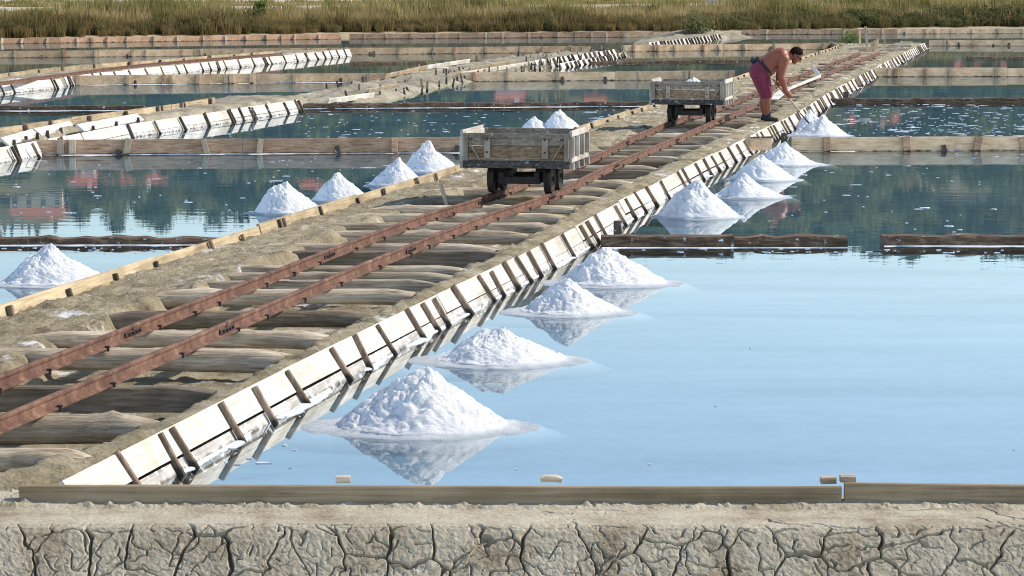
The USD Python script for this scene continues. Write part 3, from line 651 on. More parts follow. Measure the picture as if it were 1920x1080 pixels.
near = [(-260, 180, 843, .055, 'round', 'log_wood'), (-330, 310, 780, .072, 'round', 'log_wood'), (-350, 400, 724, .062, 'square', 'log_dark'), (-160, 575, 654, .066, 'round', 'log_wood'), (40, 610, 621, .052, 'round', 'log_wood'),
        (190, 730, 583, .056, 'round', 'log_dark'), (280, 800, 543, .056, 'round', 'log_wood'), (318, 815, 526, .036, 'square', 'log_wood'), (350, 850, 511, .038, 'round', 'log_wood'), (360, 865, 498, .038, 'round', 'log_wood'),
        (515, 935, 470, .058, 'square', 'log_dark'), (470, 905, 457, .042, 'round', 'log_wood'), (598, 975, 433, .062, 'round', 'log_wood'), (590, 1030, 418, .042, 'round', 'log_wood'), (640, 1050, 400, .046, 'round', 'log_wood'),
        (690, 1075, 385, .042, 'round', 'log_wood'), (770, 1130, 367, .05, 'round', 'log_wood'), (800, 1145, 352, .055, 'round', 'log_wood'), (860, 1180, 338, .045, 'round', 'log_wood')]
for k, (a, b, yt, r_, kd, mt) in enumerate(near):
    look = {'round': 'rounded', 'square': 'squared'}[kd] + (' dark' if mt == 'log_dark' else ' pale')
    log(a, b, yt, r_, kd, 0.2, mt, 100 + k, f'weathered {look} timber sleeper under the rails, {ORD[k]} from the camera')
yy = 29.0; k = 0
gaps = [0.75, 0.95, 0.6, 1.1, 0.85, 0.7, 1.2]
while yy < END_Y - 1.5:
    t0 = R.uniform(0.18, 0.36); t1 = R.uniform(0.80, 0.93)
    xl, xr = x_at(LEFT_EDGE, yy), x_at(RIGHT_EDGE, yy)
    X0, X1 = xl + (xr - xl) * t0, xl + (xr - xl) * t1
    pyt = FOCAL_PX * (CAM_H - 0.2) / yy - 40
    lab = f'thin weathered log sleeper half sunk in the mud, {ORD[k].replace("nearest", "first")} beyond the nearer cart' if yy < 38.5 else ('thin weathered log sleeper in the mud by the worker and the rake' if yy < 52 else 'thin weathered log sleeper half sunk in mud towards the end of the track')
    log(960 + X0 / yy * FOCAL_PX, 960 + X1 / yy * FOCAL_PX, pyt, R.uniform(0.04, 0.058), 'round' if R.random() < 0.8 else 'square', R.uniform(0.185, 0.2), R.choice(['log_wood', 'log_wood', 'log_wood', 'log_dark']), 300 + k, lab, None if yy < 38.5 else lab.split('weathered ')[1].replace('log sleeper', 'log sleepers'))
    yy += gaps[k % 7] * (1.0 if yy < 45 else 1.25); k += 1

# ------------------------------------------------------------------ rails
def rail(label, L, seed, y1):
    y0, zr = L[0, 1], 0.2
    g = np.random.default_rng(seed)
    t = Thing('rail', label, 'rail', (x_at(L, y0), y0, zr))
    cuts = [y0]
    while cuts[-1] < y1 - 3: cuts.append(min(y1, cuts[-1] + g.uniform(4.2, 5.0)))
    cuts[-1] = y1
    sec = [(-0.03, 0.0), (0.03, 0.0), (0.03, 0.008), (0.008, 0.014), (0.0055, 0.050), (0.0125, 0.056), (0.0140, 0.062), (0.0140, 0.071), (0.011, 0.075), (-0.011, 0.075), (-0.0140, 0.071), (-0.0140, 0.062), (-0.0125, 0.056), (-0.0055, 0.050), (-0.008, 0.014), (-0.03, 0.008)]
    def wz(y): return zr + 0.012 * (fbm(np.stack([y * 0.33, y * 0 + seed, y * 0], -1), 2, seed) - 0.5)
    def wx_(y): return x_at(L, y) + 0.012 * (fbm(np.stack([y * 0.5, y * 0 + seed + 5, y * 0], -1), 2, seed) - 0.5)
    for a, b in zip(cuts[:-1], cuts[1:]):
        ys = np.linspace(a + 0.004, b - 0.004, 24)
        mesh('rail_length', sweep(np.stack([wx_(ys), ys, wz(ys)], -1), sec), 'rust', t, 35)
        if b < y1:
            ys = np.linspace(b - 0.14, b + 0.14, 5); c = np.stack([wx_(ys), ys, wz(ys) + 0.032], -1)
            fp = Part(mesh('fishplate', sweep(c, [(0.008, -0.013), (0.016, -0.013), (0.016, 0.013), (0.008, 0.013)]), 'bolt_iron', t), t)
            for o in (-0.09, -0.03, 0.03, 0.09):
                yb = np.array([b + o]); mesh('bolt', tube([[wx_(yb)[0] + 0.012, b + o, wz(yb)[0] + 0.032], [wx_(yb)[0] + 0.030, b + o - 0.004, wz(yb)[0] + 0.032]], 0.008, 6), 'bolt_iron', fp)
    y = y0 + 0.2; k = 0
    while y < y1 and k < 80:
        ya = np.array([y]); x, z = wx_(ya)[0], wz(ya)[0]
        mesh('spike', cat_meshes([beam([x + 0.033, y, z - 0.012], [x + 0.033, y, z + 0.014], 0.013, 0.013, (0, 1, 0)), box(x + 0.030, y, z + 0.016, 0.026, 0.02, 0.008)]), 'bolt_iron', t)
        y += g.uniform(0.5, 1.1) * (1 if y < 40 else 1.5); k += 1
    return wx_, wz
lx, lz = rail('rusty left rail of the cart track, with bolted joints', LEFT_RAIL, 3, at(1613, 98, 0.275)[1])
rx, rz = rail('rusty right rail of the cart track, nearer the pale plank wall', RIGHT_RAIL, 4, at(1648, 97, 0.275)[1])

# ------------------------------------------------------------------ tipping carts
CART_ROT = -math.radians(11.4)
GAUGE = 0.56
def lathe(profile, sides, axis_x):
    """Revolves (radius, x) about the local x axis; closed profile."""
    pr = np.array(profile); k = len(pr); a = np.linspace(0, 2 * np.pi, sides, endpoint=False); f = []
    v = np.array([[x + axis_x, r * math.cos(t), r * math.sin(t)] for t in a for r, x in pr])
    for i in range(sides):
        for j in range(k):
            p, q_ = i * k + j, i * k + (j + 1) % k; p2, q2 = ((i + 1) % sides) * k + j, ((i + 1) % sides) * k + (j + 1) % k
            f += [[p, q_, q2], [p, q2, p2]]
    m = trimesh.Trimesh(v, np.array(f), process=False)
    if m.volume < 0: m.faces = m.faces[:, ::-1]
    return m

def cart(label, loc, gauge):
    t = Local('salt_cart', label, 'cart', loc, CART_ROT, group=None)
    W, Lh, y0, y1 = 1.0, 0.95, -0.27, 0.68          # front axle at y = 0
    zb, zf, zt = 0.247, 0.314, 0.575
    b = lambda p, q, w, h, m, n, up=(0, 0, 1), bv=0.004, par=None: mesh(n, beam(p, q, w, h, up, bevel=bv), m, par or t)
    # frame
    b((-W / 2 - .005, y0 + .035, (zb + zf) / 2), (W / 2 + .005, y0 + .035, (zb + zf) / 2), 0.07, zf - zb, 'cart_beam', 'frame_beam')
    b((-W / 2 - .005, y1 - .035, (zb + zf) / 2), (W / 2 + .005, y1 - .035, (zb + zf) / 2), 0.07, zf - zb, 'cart_beam', 'frame_beam')
    for x in (-W / 2 + .03, -0.2, 0.2, W / 2 - .03): b((x, y0 + .072, (zb + zf) / 2), (x, y1 - .072, (zb + zf) / 2), 0.06, zf - zb - 0.012, 'cart_beam', 'frame_beam')
    n = 6
    for k in range(n):
        y = y0 + .02 + (k + .5) * (y1 - y0 - .04) / n
        b((-W / 2 + .02, y, zf + .011), (W / 2 - .02, y, zf + .011), (y1 - y0 - .04) / n - .006, 0.02, 'cart_wood', 'floor_plank', (0, 0, 1), 0.002)
    # ends: two planks each, with a cleat, battens and iron straps
    for y, s in ((y0 + .035, -1), (y1 - .035, 1)):
        hh = (zt - zf - .022) / 2
        for k in range(2):
            z = zf + .022 + hh * (k + .5)
            b((-W / 2 + .045, y, z), (W / 2 - .045, y, z), 0.022, hh - .005, 'cart_stained' if k == 0 else 'cart_wood', 'end_plank')
            for xb in (-.43, -.275, .275, .43): mesh('bolt', tube([(xb, y + s * .009, z), (xb, y + s * .036, z)], .010, 6), 'bolt_iron', t)
        b((-0.34, y + s * .021, zt - .026), (0.33, y + s * .021, zt - .026), 0.018, 0.05, 'cart_wood', 'cleat')
        for x in (-0.275, 0.275): b((x, y + s * .021, zf + .024), (x, y + s * .021, zt - .054), 0.062, 0.018, 'cart_post', 'batten', (0, 1, 0))
        for x in (-W / 2 + .02, W / 2 - .022): b((x, y + s * .004, zf - .004), (x, y + s * .004, zt - .004), 0.045, 0.05, 'cart_post', 'corner_post', (0, 1, 0))
        for s2 in (-1, 1): b((s2 * .455, y + s * .020, zt - .07), (s2 * .345, y + s * .020, zf + .006), 0.014, 0.012, 'cart_post', 'iron_strap', (0, 1, 0), 0.002)
    # sides: planks behind battens, top and bottom rails
    for s in (-1, 1):
        x = s * (W / 2 + .006)
        for k in range(2):
            hh = (zt - zf) / 2; z = zf + hh * (k + .5)
            b((x - s * .012, y0 + .065, z), (x - s * .012, y1 - .065, z), 0.02, hh - .004, 'cart_side', 'side_plank')
        b((x + s * .012, y0 + .02, zt - .004), (x + s * .012, y1 - .02, zt - .004), 0.026, 0.056, 'cart_side', 'side_rail')
        b((x + s * .012, y0 + .02, zf + .012), (x + s * .012, y1 - .02, zf + .012), 0.026, 0.045, 'cart_side', 'side_rail')
        for y in np.linspace(y0 + .06, y1 - .06, 4):
            b((x + s * .014, y, zf + .036), (x + s * .014, y, zt - .034), 0.05, 0.03, 'cart_side', 'side_batten', (0, 1, 0))
            b((x + s * .014, y, zb - .01), (x + s * .014, y, zf - .012), 0.05, 0.03, 'cart_side', 'batten_foot', (0, 1, 0))
    # running gear
    wr = 0.135
    for ya in (0.0, 0.42):
        mesh('axle', tube([(-gauge / 2 - .05, ya, wr), (gauge / 2 + .05, ya, wr)], 0.022, 10), 'iron_dark', t, 40)
        for s in (-1, 1):
            pr = [(0.024, -0.03), (wr - .035, -0.022), (wr - .03, -0.03), (wr, -0.03), (wr, 0.018), (wr + .016, 0.022), (wr + .016, 0.034), (wr - .03, 0.034), (wr - .035, 0.012), (0.024, 0.03)]
            m = lathe([(r, -s * x) for r, x in pr], 28, s * gauge / 2); m.apply_translation((0, ya, wr))
            wh = Part(mesh('wheel', m, 'iron_dark', t, 30), t)
            for k in range(5):
                a = k * 2 * math.pi / 5 + ya
                mesh('spoke', beam((s * gauge / 2, ya + .02 * math.cos(a), wr + .02 * math.sin(a)), (s * gauge / 2, ya + .108 * math.cos(a), wr + .108 * math.sin(a)), 0.02, 0.03, (1, 0, 0)), 'iron_dark', wh)
            b((s * (gauge / 2 - .075), ya, wr - .035), (s * (gauge / 2 - .075), ya, zb + .004), 0.11, 0.07, 'iron_dark', 'axle_box', (0, 1, 0), 0.006)
    for x in (-.17, .17): b((x, -.12, .165), (x, .54, .165), 0.05, 0.07, 'iron_dark', 'bogie_beam')
    b((-.2, -.09, .125), (.2, -.09, .125), 0.05, 0.07, 'iron_dark', 'bogie_beam')
    b((-.2, .51, .125), (.2, .51, .125), 0.05, 0.07, 'iron_dark', 'bogie_beam')
    return t
def cart_place(px, py):
    y = at(px, py, 0.275)[1]; ya = np.array([y])
    g = (rx(ya)[0] - lx(ya)[0]) * math.cos(CART_ROT)
    return np.array([(lx(ya)[0] + rx(ya)[0]) / 2, y, 0.5 * (lz(ya)[0] + rz(ya)[0]) + 0.0755]), g
c1, g1 = cart_place(978, 361)
c2, g2 = cart_place(1297, 228)
first = cart('empty grey wooden salt cart on the rails, the nearer of the two carts', c1, g1)
x2 = UsdGeom.Xform.Define(stage, numbered('/World', 'salt_cart'))
x2.GetPrim().GetReferences().AddInternalReference(first.path); x2.GetPrim().SetInstanceable(True)
x2.ClearXformOpOrder(); x2.AddTranslateOp().Set(Gf.Vec3d(*map(float, c2))); x2.AddRotateZOp().Set(math.degrees(CART_ROT))
tag(x2, 'grey wooden salt cart with white salt in it, behind the worker', 'cart')

# ------------------------------------------------------------------ salt
def heap_mesh(cx, cy, rx_, ry_, h, seed, skirt=1.5, tail=(0.6, 0.5), z0=0.0, res=1.0, peak=(0.0, 0.0), lobes=2):
    n = int(150 * res)
    ang = np.linspace(0, 2 * np.pi, n, endpoint=False); rad = np.concatenate([np.linspace(0, 1, int(70 * res)), np.linspace(1, 1, 1) + 0.01, np.linspace(1.03, 1, 1)[:0], np.linspace(1.03, 1.0 + 1.0, int(26 * res))])
    A, D = np.meshgrid(ang, rad)
    out = 1 + 0.16 * (fbm(np.stack([np.cos(A) * 1.3, np.sin(A) * 1.3, A * 0 + seed], -1), 3, seed) - 0.5)
    tailr = 1 + np.maximum(D - 1, 0) * ((skirt - 1) * 0.7 + 1.15 * tail[0] * np.maximum(np.cos(A), 0) ** 6 + tail[1] * np.maximum(-np.cos(A), 0) ** 4)
    Dr = np.where(D <= 1, D, tailr)
    off = np.stack([peak[0] * (1 - np.minimum(D, 1)), peak[1] * (1 - np.minimum(D, 1))], -1)
    X, Y = cx + rx_ * out * Dr * np.cos(A) + off[..., 0], cy + ry_ * out * Dr * np.sin(A) + off[..., 1]
    prof = np.clip(1 - D, 0, 1); prof = prof ** (0.84 + 0.22 * ((seed * 0.618) % 1.0)) + 0.06 * np.exp(-(D / 0.16) ** 2)
    P3 = np.stack([X, Y, X * 0 + seed], -1)
    big = fbm(P3 * 4.5, 3, seed) - 0.5; mid = fbm(P3 * 17, 3, seed + 1) - 0.5; fine = fbm(P3 * 60, 2, seed + 2) - 0.5
    body = np.clip((1.02 - D) / 0.1, 0, 1)
    Z = h * prof * (1 + 0.34 * big) + body * (0.30 * h * 0.12 + 0.028 * mid * min(1, h / 0.2) + 0.022 * fine)
    gl = np.random.default_rng(seed + 50)
    for _ in range(lobes):
        la = gl.uniform(np.pi * 0.75, np.pi * 1.6); lx_, ly_ = cx + rx_ * 0.5 * math.cos(la), cy + ry_ * 0.5 * math.sin(la); lr = gl.uniform(0.42, 0.62) * rx_
        dd = np.sqrt((X - lx_) ** 2 + (Y - ly_) ** 2) / lr
        Z = Z + body * h * gl.uniform(0.08, 0.20) * np.clip(1 - dd ** 2, 0, 1) ** 1.5 * (1 + 0.8 * mid) * (D < 1)
    sk = np.clip((D - 0.9) / 0.1, 0, 1)
    Z = Z + sk * (0.020 - 0.030 * np.clip(D - 1, 0, 1) ** 0.6) + sk * 0.016 * mid - 0.09 * np.clip((D - 1.35) / 0.65, 0, 1)
    Z = np.maximum(Z, -0.085) + z0
    v, f = [], []
    m = len(rad); i = np.arange(m * n).reshape(m, n); j = np.roll(i, -1, 1)
    a, b, c, d = i[:-1].ravel(), i[1:].ravel(), j[1:].ravel(), j[:-1].ravel()
    return np.stack([X, Y, Z], -1).reshape(-1, 3), np.vstack([np.stack([a, b, c], 1), np.stack([a, c, d], 1)])

def heap(label, left, right, base_y, peak_x, peak_y, seed, skirt=1.35, tail=(0.6, 0.4), group=None, res=1.0):
    """Base centre on the water, from the picture's outline of the heap's steep part."""
    c = at((left + right) / 2, base_y)
    r_ = (right - left) / 2 / FOCAL_PX * c[1]
    cy = c[1] + r_ * 0.72
    for _ in range(3):
        r_ = (right - left) / 2 / FOCAL_PX * cy; cy = c[1] + r_ * 0.78
    h = CAM_H - (peak_y + 40) / FOCAL_PX * cy
    cx = ((left + right) / 2 - 960) / FOCAL_PX * cy; pk = (peak_x - 960) / FOCAL_PX * cy - cx
    v, f = heap_mesh(cx, cy, r_, r_ * 0.85, h, seed, skirt, tail, res=res, peak=(pk, 0))
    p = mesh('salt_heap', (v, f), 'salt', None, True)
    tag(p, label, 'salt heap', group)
heap('largest white salt heap, nearest the camera by the pale plank wall', 625, 945, 822, 800, 697, 1, 1.5, (0.6, 0.9))
heap('white salt heap second from the camera in the near right pan', 815, 1060, 690, 945, 620, 2, 1.5, (0.6, 0.9))
heap('white salt heap third from the camera in the near right pan', 975, 1165, 595, 1065, 527, 3, 1.5, (0.6, 0.8))
heap('white salt heap fourth from the camera, just before the dark ledge', 1050, 1252, 540, 1142, 468, 4, 1.4, (0.6, 0.6))
heap('white salt heap nearest beyond the dark ledge on the right', 1236, 1388, 412, 1312, 346, 5, 1.2, (0.3, 0.4), res=0.8)
heap('white salt heap second beyond the dark ledge, left of the worker reflection', 1340, 1468, 374, 1396, 329, 6, 1.2, (0.6, 0.3), res=0.7)
heap('white salt heap third beyond the dark ledge on the right', 1372, 1492, 341, 1430, 293, 7, 1.2, (0.5, 0.3), res=0.7)
heap('white salt heap touching the tan plank wall on the right', 1418, 1536, 312, 1472, 271, 8, 1.25, (0.9, 0.3), res=0.7)
heap('white salt heap the worker is shovelling, at the tip of the shovel', 1487, 1565, 243, 1518, 210, 9, 1.2, (0.4, 0.3), res=0.6)
heap('white salt heap in front of the one being shovelled, by the plank wall', 1482, 1590, 257, 1543, 220, 10, 1.2, (0.5, 0.3), res=0.6)
heap('white salt heap at the left edge in the near left pan', -4, 206, 540, 92, 467, 21, 1.4, (0.2, 1.0))
heap('white salt heap nearest of the four in the left pan', 474, 606, 404, 538, 346, 12, 1.15, (0.2, 0.8), res=0.8)
heap('white salt heap second of the four in the left pan', 585, 694, 381, 636, 327, 13, 1.15, (0.2, 0.5), res=0.7)
heap('white salt heap third of the four in the left pan', 692, 800, 352, 748, 297, 14, 1.15, (0.2, 0.5), res=0.7)
heap('tallest salt heap of the four in the left pan, beside the nearer cart', 755, 862, 326, 806, 271, 15, 1.15, (0.2, 0.4), res=0.7)
heap('white salt heap peeping over the nearer cart, right one', 1008, 1092, 246, 1050, 206, 16, 1.15, (0.2, 0.4), res=0.6)
heap('small white salt heap peeping over the nearer cart, left one', 975, 1036, 246, 1003, 220, 17, 1.15, (0.2, 0.4), res=0.6)
k_, s_ = math.cos(CART_ROT), math.sin(CART_ROT)
v, f = heap_mesh(0, 0, 0.42, 0.38, 0.265, 31, 1.1, (0, 0), res=0.6, lobes=0)
v = v @ np.array([[k_, s_, 0], [-s_, k_, 0], [0, 0, 1]]) + c2 + np.array([0.03 * k_ - 0.2 * s_, 0.03 * s_ + 0.2 * k_, 0.335])
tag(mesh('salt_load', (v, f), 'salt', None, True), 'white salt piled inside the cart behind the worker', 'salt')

# thin crusts: floating flakes and the white line at the foot of the boards
def flakes(regions, seed):
    g = np.random.default_rng(seed); ms = []
    for (x0, y0, x1, y1, n, s0, s1) in regions:
        for _ in range(n):
            u = g.uniform(); y = y0 + (y1 - y0) * u; px = g.uniform(x0, x1)
            p = at(px, y); s = s0 * (s1 / s0) ** (g.uniform() ** 2.2); k = 9
            a = np.sort(g.uniform(0, 2 * np.pi, k)); rr = s * g.uniform(0.45, 1.0, k); asp = g.uniform(0.25, 0.9)
            ring = np.stack([p[0] + rr * np.cos(a), p[1] + rr * np.sin(a) * asp, np.full(k, 0.0045)], -1)
            v = np.vstack([[p[0], p[1], 0.006], ring, ring * [1, 1, 0] + [0, 0, -0.004]])
            f = [[0, 1 + i, 1 + (i + 1) % k] for i in range(k)] + [[1 + i, 1 + k + i, 1 + k + (i + 1) % k] for i in range(k)] + [[1 + i, 1 + k + (i + 1) % k, 1 + (i + 1) % k] for i in range(k)]
            ms.append((v, f))
    return cat_meshes(ms)
struct('floating_salt', flakes([(1570, 196, 1930, 256, 260, 0.015, 0.17), (1420, 300, 1930, 436, 40, 0.012, 0.11), (1780, 262, 1930, 300, 20, 0.02, 0.1), (0, 296, 850, 345, 50, 0.012, 0.10), (0, 345, 620, 440, 40, 0.015, 0.10), (570, 208, 990, 262, 60, 0.015, 0.12),
                                (1100, 205, 1180, 235, 30, 0.03, 0.2), (300, 215, 900, 262, 40, 0.02, 0.12), (1120, 466, 1920, 474, 40, 0.01, 0.06), (0, 462, 380, 476, 40, 0.01, 0.06), (900, 480, 1900, 890, 7, 0.008, 0.03), (380, 780, 560, 890, 14, 0.01, 0.05), (0, 160, 700, 260, 40, 0.02, 0.1)], 5), 'salt_film', kind='stuff', label='thin white flakes of salt floating on the pans', cat='salt')

def crust(lines, seed):
    g = np.random.default_rng(seed); ms = []
    for (p, q, w, thick) in lines:
        a, b = np.asarray(p, float), np.asarray(q, float); d = (b - a)[:2]; L = np.linalg.norm(d); d /= L; nn = np.array([d[1], -d[0]])
        n = max(8, int(L / 0.05)); s = np.linspace(0, 1, n); c = a[:2] + (b - a)[:2] * s[:, None]
        q_ = np.stack([c[:, 0] * 3, c[:, 1] * 3, c[:, 0] * 0 + seed], -1)
        wv = w * np.clip(4.2 * (fbm(q_, 3, seed) - 0.42), 0.03, 1.8); wv2 = wv * (0.5 + 0.5 * fbm(q_ * 3, 2, seed + 1))
        cols = []
        for t_, h in ((0.0, 0.9), (0.45, 1.0), (0.85, 0.6), (1.0, -0.5)):
            o = t_ * wv2
            z = np.where(h < 0, -0.006, thick * h * (0.6 + 0.8 * fbm(q_ * 9 + t_ * 7, 2, seed + 2)))
            cols.append(np.stack([c[:, 0] + nn[0] * o, c[:, 1] + nn[1] * o, z], -1))
        ms.append(grid_mesh(np.array(cols)))
    return cat_meshes(ms)
rl = []
for (p, q, w) in (((40, 291), (872, 286), 0.16), ((1484, 284), (1930, 281), 0.12), ((132, 160), (722, 153), 0.2), ((-120, 460), (432, 459), 0.07), ((1128, 464), (1590, 464), 0.06), ((1656, 461), (1930, 461), 0.06), ((566, 204), (1215, 199), 0.15), ((0, 208), (270, 207), 0.15)):
    rl.append((at(*p) - [0, 0.02, 0], at(*q) - [0, 0.02, 0], w, 0.006))
for i in range(0, len(RE) - 1, 2):
    j = min(i + 2, len(RE) - 1)
    d = RE[j] - RE[i]; d /= np.linalg.norm(d); o = np.array([d[1], -d[0]]) * (TOP * 0.58 - 0.014)
    rl.append((np.append(RE[i] + o, 0), np.append(RE[j] + o, 0), 0.06, 0.008))
struct('salt_crust', crust(rl, 9), 'salt_film', True, kind='stuff', label='white line of salt crust along the foot of the boards', cat='salt')

# ------------------------------------------------------------------ causeways on the left
def mud_strip(name, left, right, zc=0.13, seed=1, rough=0.06, z_edge=0.1, mtl='mud_far', step=0.12, across=26):
    """A raised strip of mud between two picked edge lines."""
    Ll, Lr = line(left, z_edge), line(right, z_edge)
    y0, y1 = max(Ll[0, 1], Lr[0, 1]), min(Ll[-1, 1], Lr[-1, 1])
    ys = np.linspace(y0, y1, int((y1 - y0) / step)); T, Y = np.meshgrid(np.linspace(0, 1, across), ys)
    X = x_at(Ll, Y) * (1 - T) + x_at(Lr, Y) * T
    n1 = fbm(np.stack([X * 1.5, Y * 1.2, X * 0], -1), 3, seed) - 0.5; n2 = fbm(np.stack([X * 6, Y * 4, X * 0], -1), 3, seed + 1) - 0.5
    edge = np.clip(np.minimum(T, 1 - T) / 0.12, 0, 1) * np.clip((Y - y0) / 0.4, 0, 1) * np.clip((y1 - Y) / 0.4, 0, 1)
    Z = (zc + rough * n1 + rough * n2) * edge - 0.06 * (1 - edge)
    p = struct(name, grid_mesh(np.stack([X, Y, Z], -1)), mtl, True)
    return p, (Ll, Lr)

def wall_from(label, pix, z, **kw):
    return plank_wall('plank_wall', label, line(pix, z), ztop=z, **kw)

# nearer left causeway (fallen planks)
mud_strip('mud_causeway', [(-330, 292), (0, 243), (120, 226), (287, 203), (403, 186), (520, 172)], [(-260, 320), (0, 277), (60, 266), (180, 242), (333, 220), (560, 188), (600, 183)], 0.15, 51)
wall_from('white sunlit plank wall with dark stakes on the nearer left causeway', [(-230, 314), (0, 276), (60, 267), (180, 242), (333, 220), (560, 187)], 0.19, lean=0.5, zbot=-0.04, low=0.05, spacing=(0.4, 1.15), stake=(0.03, 0.035), mats=('board_pale', 'pale_plank'), seed=61, stake_mats=('stake_dark', 'stake_wood'))
wall_from('tan plank edging at the back of the nearer left causeway', [(-300, 284), (0, 240), (120, 223), (287, 200), (403, 183)], 0.24, lean=0.1, zbot=0.03, spacing=(1.0, 1.9), stake=(0.06, 0.05), mats=('board_tan',), seed=62, length=(3, 4.5), stake_mats=('stake_dark', 'stake_wood'))
for k, (p, q, lab) in enumerate((((8, 268), (66, 251), 'left'), ((70, 250), (136, 236), 'middle'), ((150, 242), (262, 221), 'right'))):
    a, b = at(*p, 0.16), at(*q, 0.16)
    t = Thing('loose_plank', f'grey fallen plank lying on the nearer left causeway, {lab} one', 'plank', a)
    mesh('board', beam(a + [0, 0, .01], b + [0, 0, .01], 0.03, 0.15, (-0.75, 0.15, 0.65), bevel=0.004), 'pale_plank', t)
    for s in (0.12, 0.5, 0.88):
        c = a + (b - a) * s; mesh('stake_stub', beam([c[0] + .09, c[1] - .03, 0.05], [c[0] + .08, c[1] - .02, 0.19], 0.05, 0.04, (0, 1, 0), 0.8), 'stake_dark', t)

# the farther left causeway, with a rail
mud_strip('mud_causeway', [(-300, 186), (0, 140), (103, 129), (287, 115), (513, 98), (590, 93)], [(-260, 200), (0, 158), (113, 147), (280, 128), (547, 103), (655, 94)], 0.15, 52)
wall_from('white sunlit plank wall with dark stakes on the farther left causeway', [(120, 144), (280, 127), (547, 102), (655, 92)], 0.2, lean=0.45, zbot=-0.04, low=0.05, spacing=(0.5, 1.3), stake=(0.032, 0.035), mats=('pale_plank',), seed=63, stake_mats=('stake_dark', 'stake_wood'))
wall_from('short white plank wall at the left edge on the farther left causeway', [(-240, 192), (0, 157), (113, 147)], 0.2, lean=0.5, zbot=-0.04, low=0.05, spacing=(0.5, 1.1), stake=(0.035, 0.035), mats=('pale_plank',), seed=64, stake_mats=('stake_dark',))
wall_from('low tan plank edging at the back of the farther left causeway', [(-300, 183), (0, 138), (103, 127), (287, 113), (513, 96)], 0.24, lean=0.1, zbot=0.03, spacing=(1.2, 2.2), stake=(0.06, 0.05), mats=('board_tan',), seed=65, length=(3, 4.5), stake_mats=('stake_dark', 'stake_wood'))
FR = line([(-300, 193), (0, 155), (113, 140), (250, 123), (400, 110), (545, 99)], 0.25)
t = Thing('rail', 'rusty red rail on the farther left causeway', 'rail', (FR[0, 0], FR[0, 1], 0.16))
for a, b in zip(range(0, 195, 39), range(39, 200, 39)):
    c = FR[a:b + 1:3]; mesh('rail_length', sweep(np.stack([c[:, 0], c[:, 1], np.full(len(c), 0.19)], -1), [(-.03, 0), (.03, 0), (.03, .01), (.008, .016), (.008, .055), (.017, .06), (.017, .078), (-.017, .078), (-.017, .06), (-.008, .055), (-.008, .016), (-.03, .01)]), 'rust', t)

# the ruined path between them, full of broken stakes
pth, (Pl, Pr) = mud_strip('mud_path', [(500, 184), (620, 160), (720, 141), (800, 126), (880, 114), (1000, 100), (1120, 90)], [(566, 204), (640, 190), (760, 172), (830, 156), (950, 136), (1045, 119), (1105, 106), (1176, 96)], 0.085, 53, 0.13, across=40)
class _Owner:
    def __init__(self, p): self.path, self.loc = p, np.zeros(3)
own = _Owner(str(pth.GetPrim().GetPath()))
g = np.random.default_rng(17)
for k in range(140):
    y = Pl[0, 1] + 1 + (Pl[-1, 1] - Pl[0, 1] - 2) * g.uniform() ** 0.9
    e = g.uniform(); tt = g.normal(0.06, 0.05) if e < 0.3 else (g.normal(0.55, 0.06) if e < 0.55 else g.normal(0.94, 0.05))
    x = x_at(Pl, y) * (1 - tt) + x_at(Pr, y) * tt; h = g.uniform(0.12, 0.26)
    mesh('stake', beam([x, y, -0.02], [x + g.normal(0, .035), y + g.normal(0, .03), h], 0.05, 0.06, (0, 1, 0), 0.75), ['stake_dark', 'stake_wood', 'row_post'][k % 3], own)
for k, (p, q, z) in enumerate((((615, 190), (700, 178), .1), ((722, 143), (800, 126), .16), ((800, 126), (880, 114), .16), ((690, 172), (745, 160), .12), ((860, 140), (1000, 118), .12), ((880, 130), (960, 117), .15))):
    a, b = at(*p, z), at(*q, z); mesh('plank', beam(a, b, 0.03, 0.10, (0.3, -.2, 1), bevel=.004), ['pale_plank', 'board_tan'][k % 2], own)
wall_from('short white plank wall at the far end of the ruined mud path', [(1003, 113), (1060, 105), (1152, 93)], 0.22, lean=0.5, zbot=-0.02, low=0.09, spacing=(0.4, 0.9), stake=(0.05, 0.06), mats=('pale_plank',), seed=66, stake_mats=('stake_dark', 'stake_wood'))
wall_from('low white plank wall in front of the short one on the ruined path', [(1050, 119), (1110, 109), (1172, 98)], 0.12, lean=0.5, zbot=-0.03, spacing=(0.4, 0.9), stake=(0.05, 0.06), mats=('pale_plank',), seed=67, stake_mats=('stake_dark', 'stake_wood'))
# far path to the mound
mud_strip('mud_path', [(1178, 80), (1240, 70), (1320, 58)], [(1215, 84), (1300, 76), (1392, 64)], 0.14, 54, 0.1)
wall_from('tiny far white plank wall leading to the earth mound', [(1216, 80), (1280, 73), (1347, 64)], 0.2, lean=0.5, zbot=-0.02, spacing=(0.5, 0.9), stake=(0.06, 0.06), mats=('pale_plank',), seed=68, stake_mats=('stake_dark',))

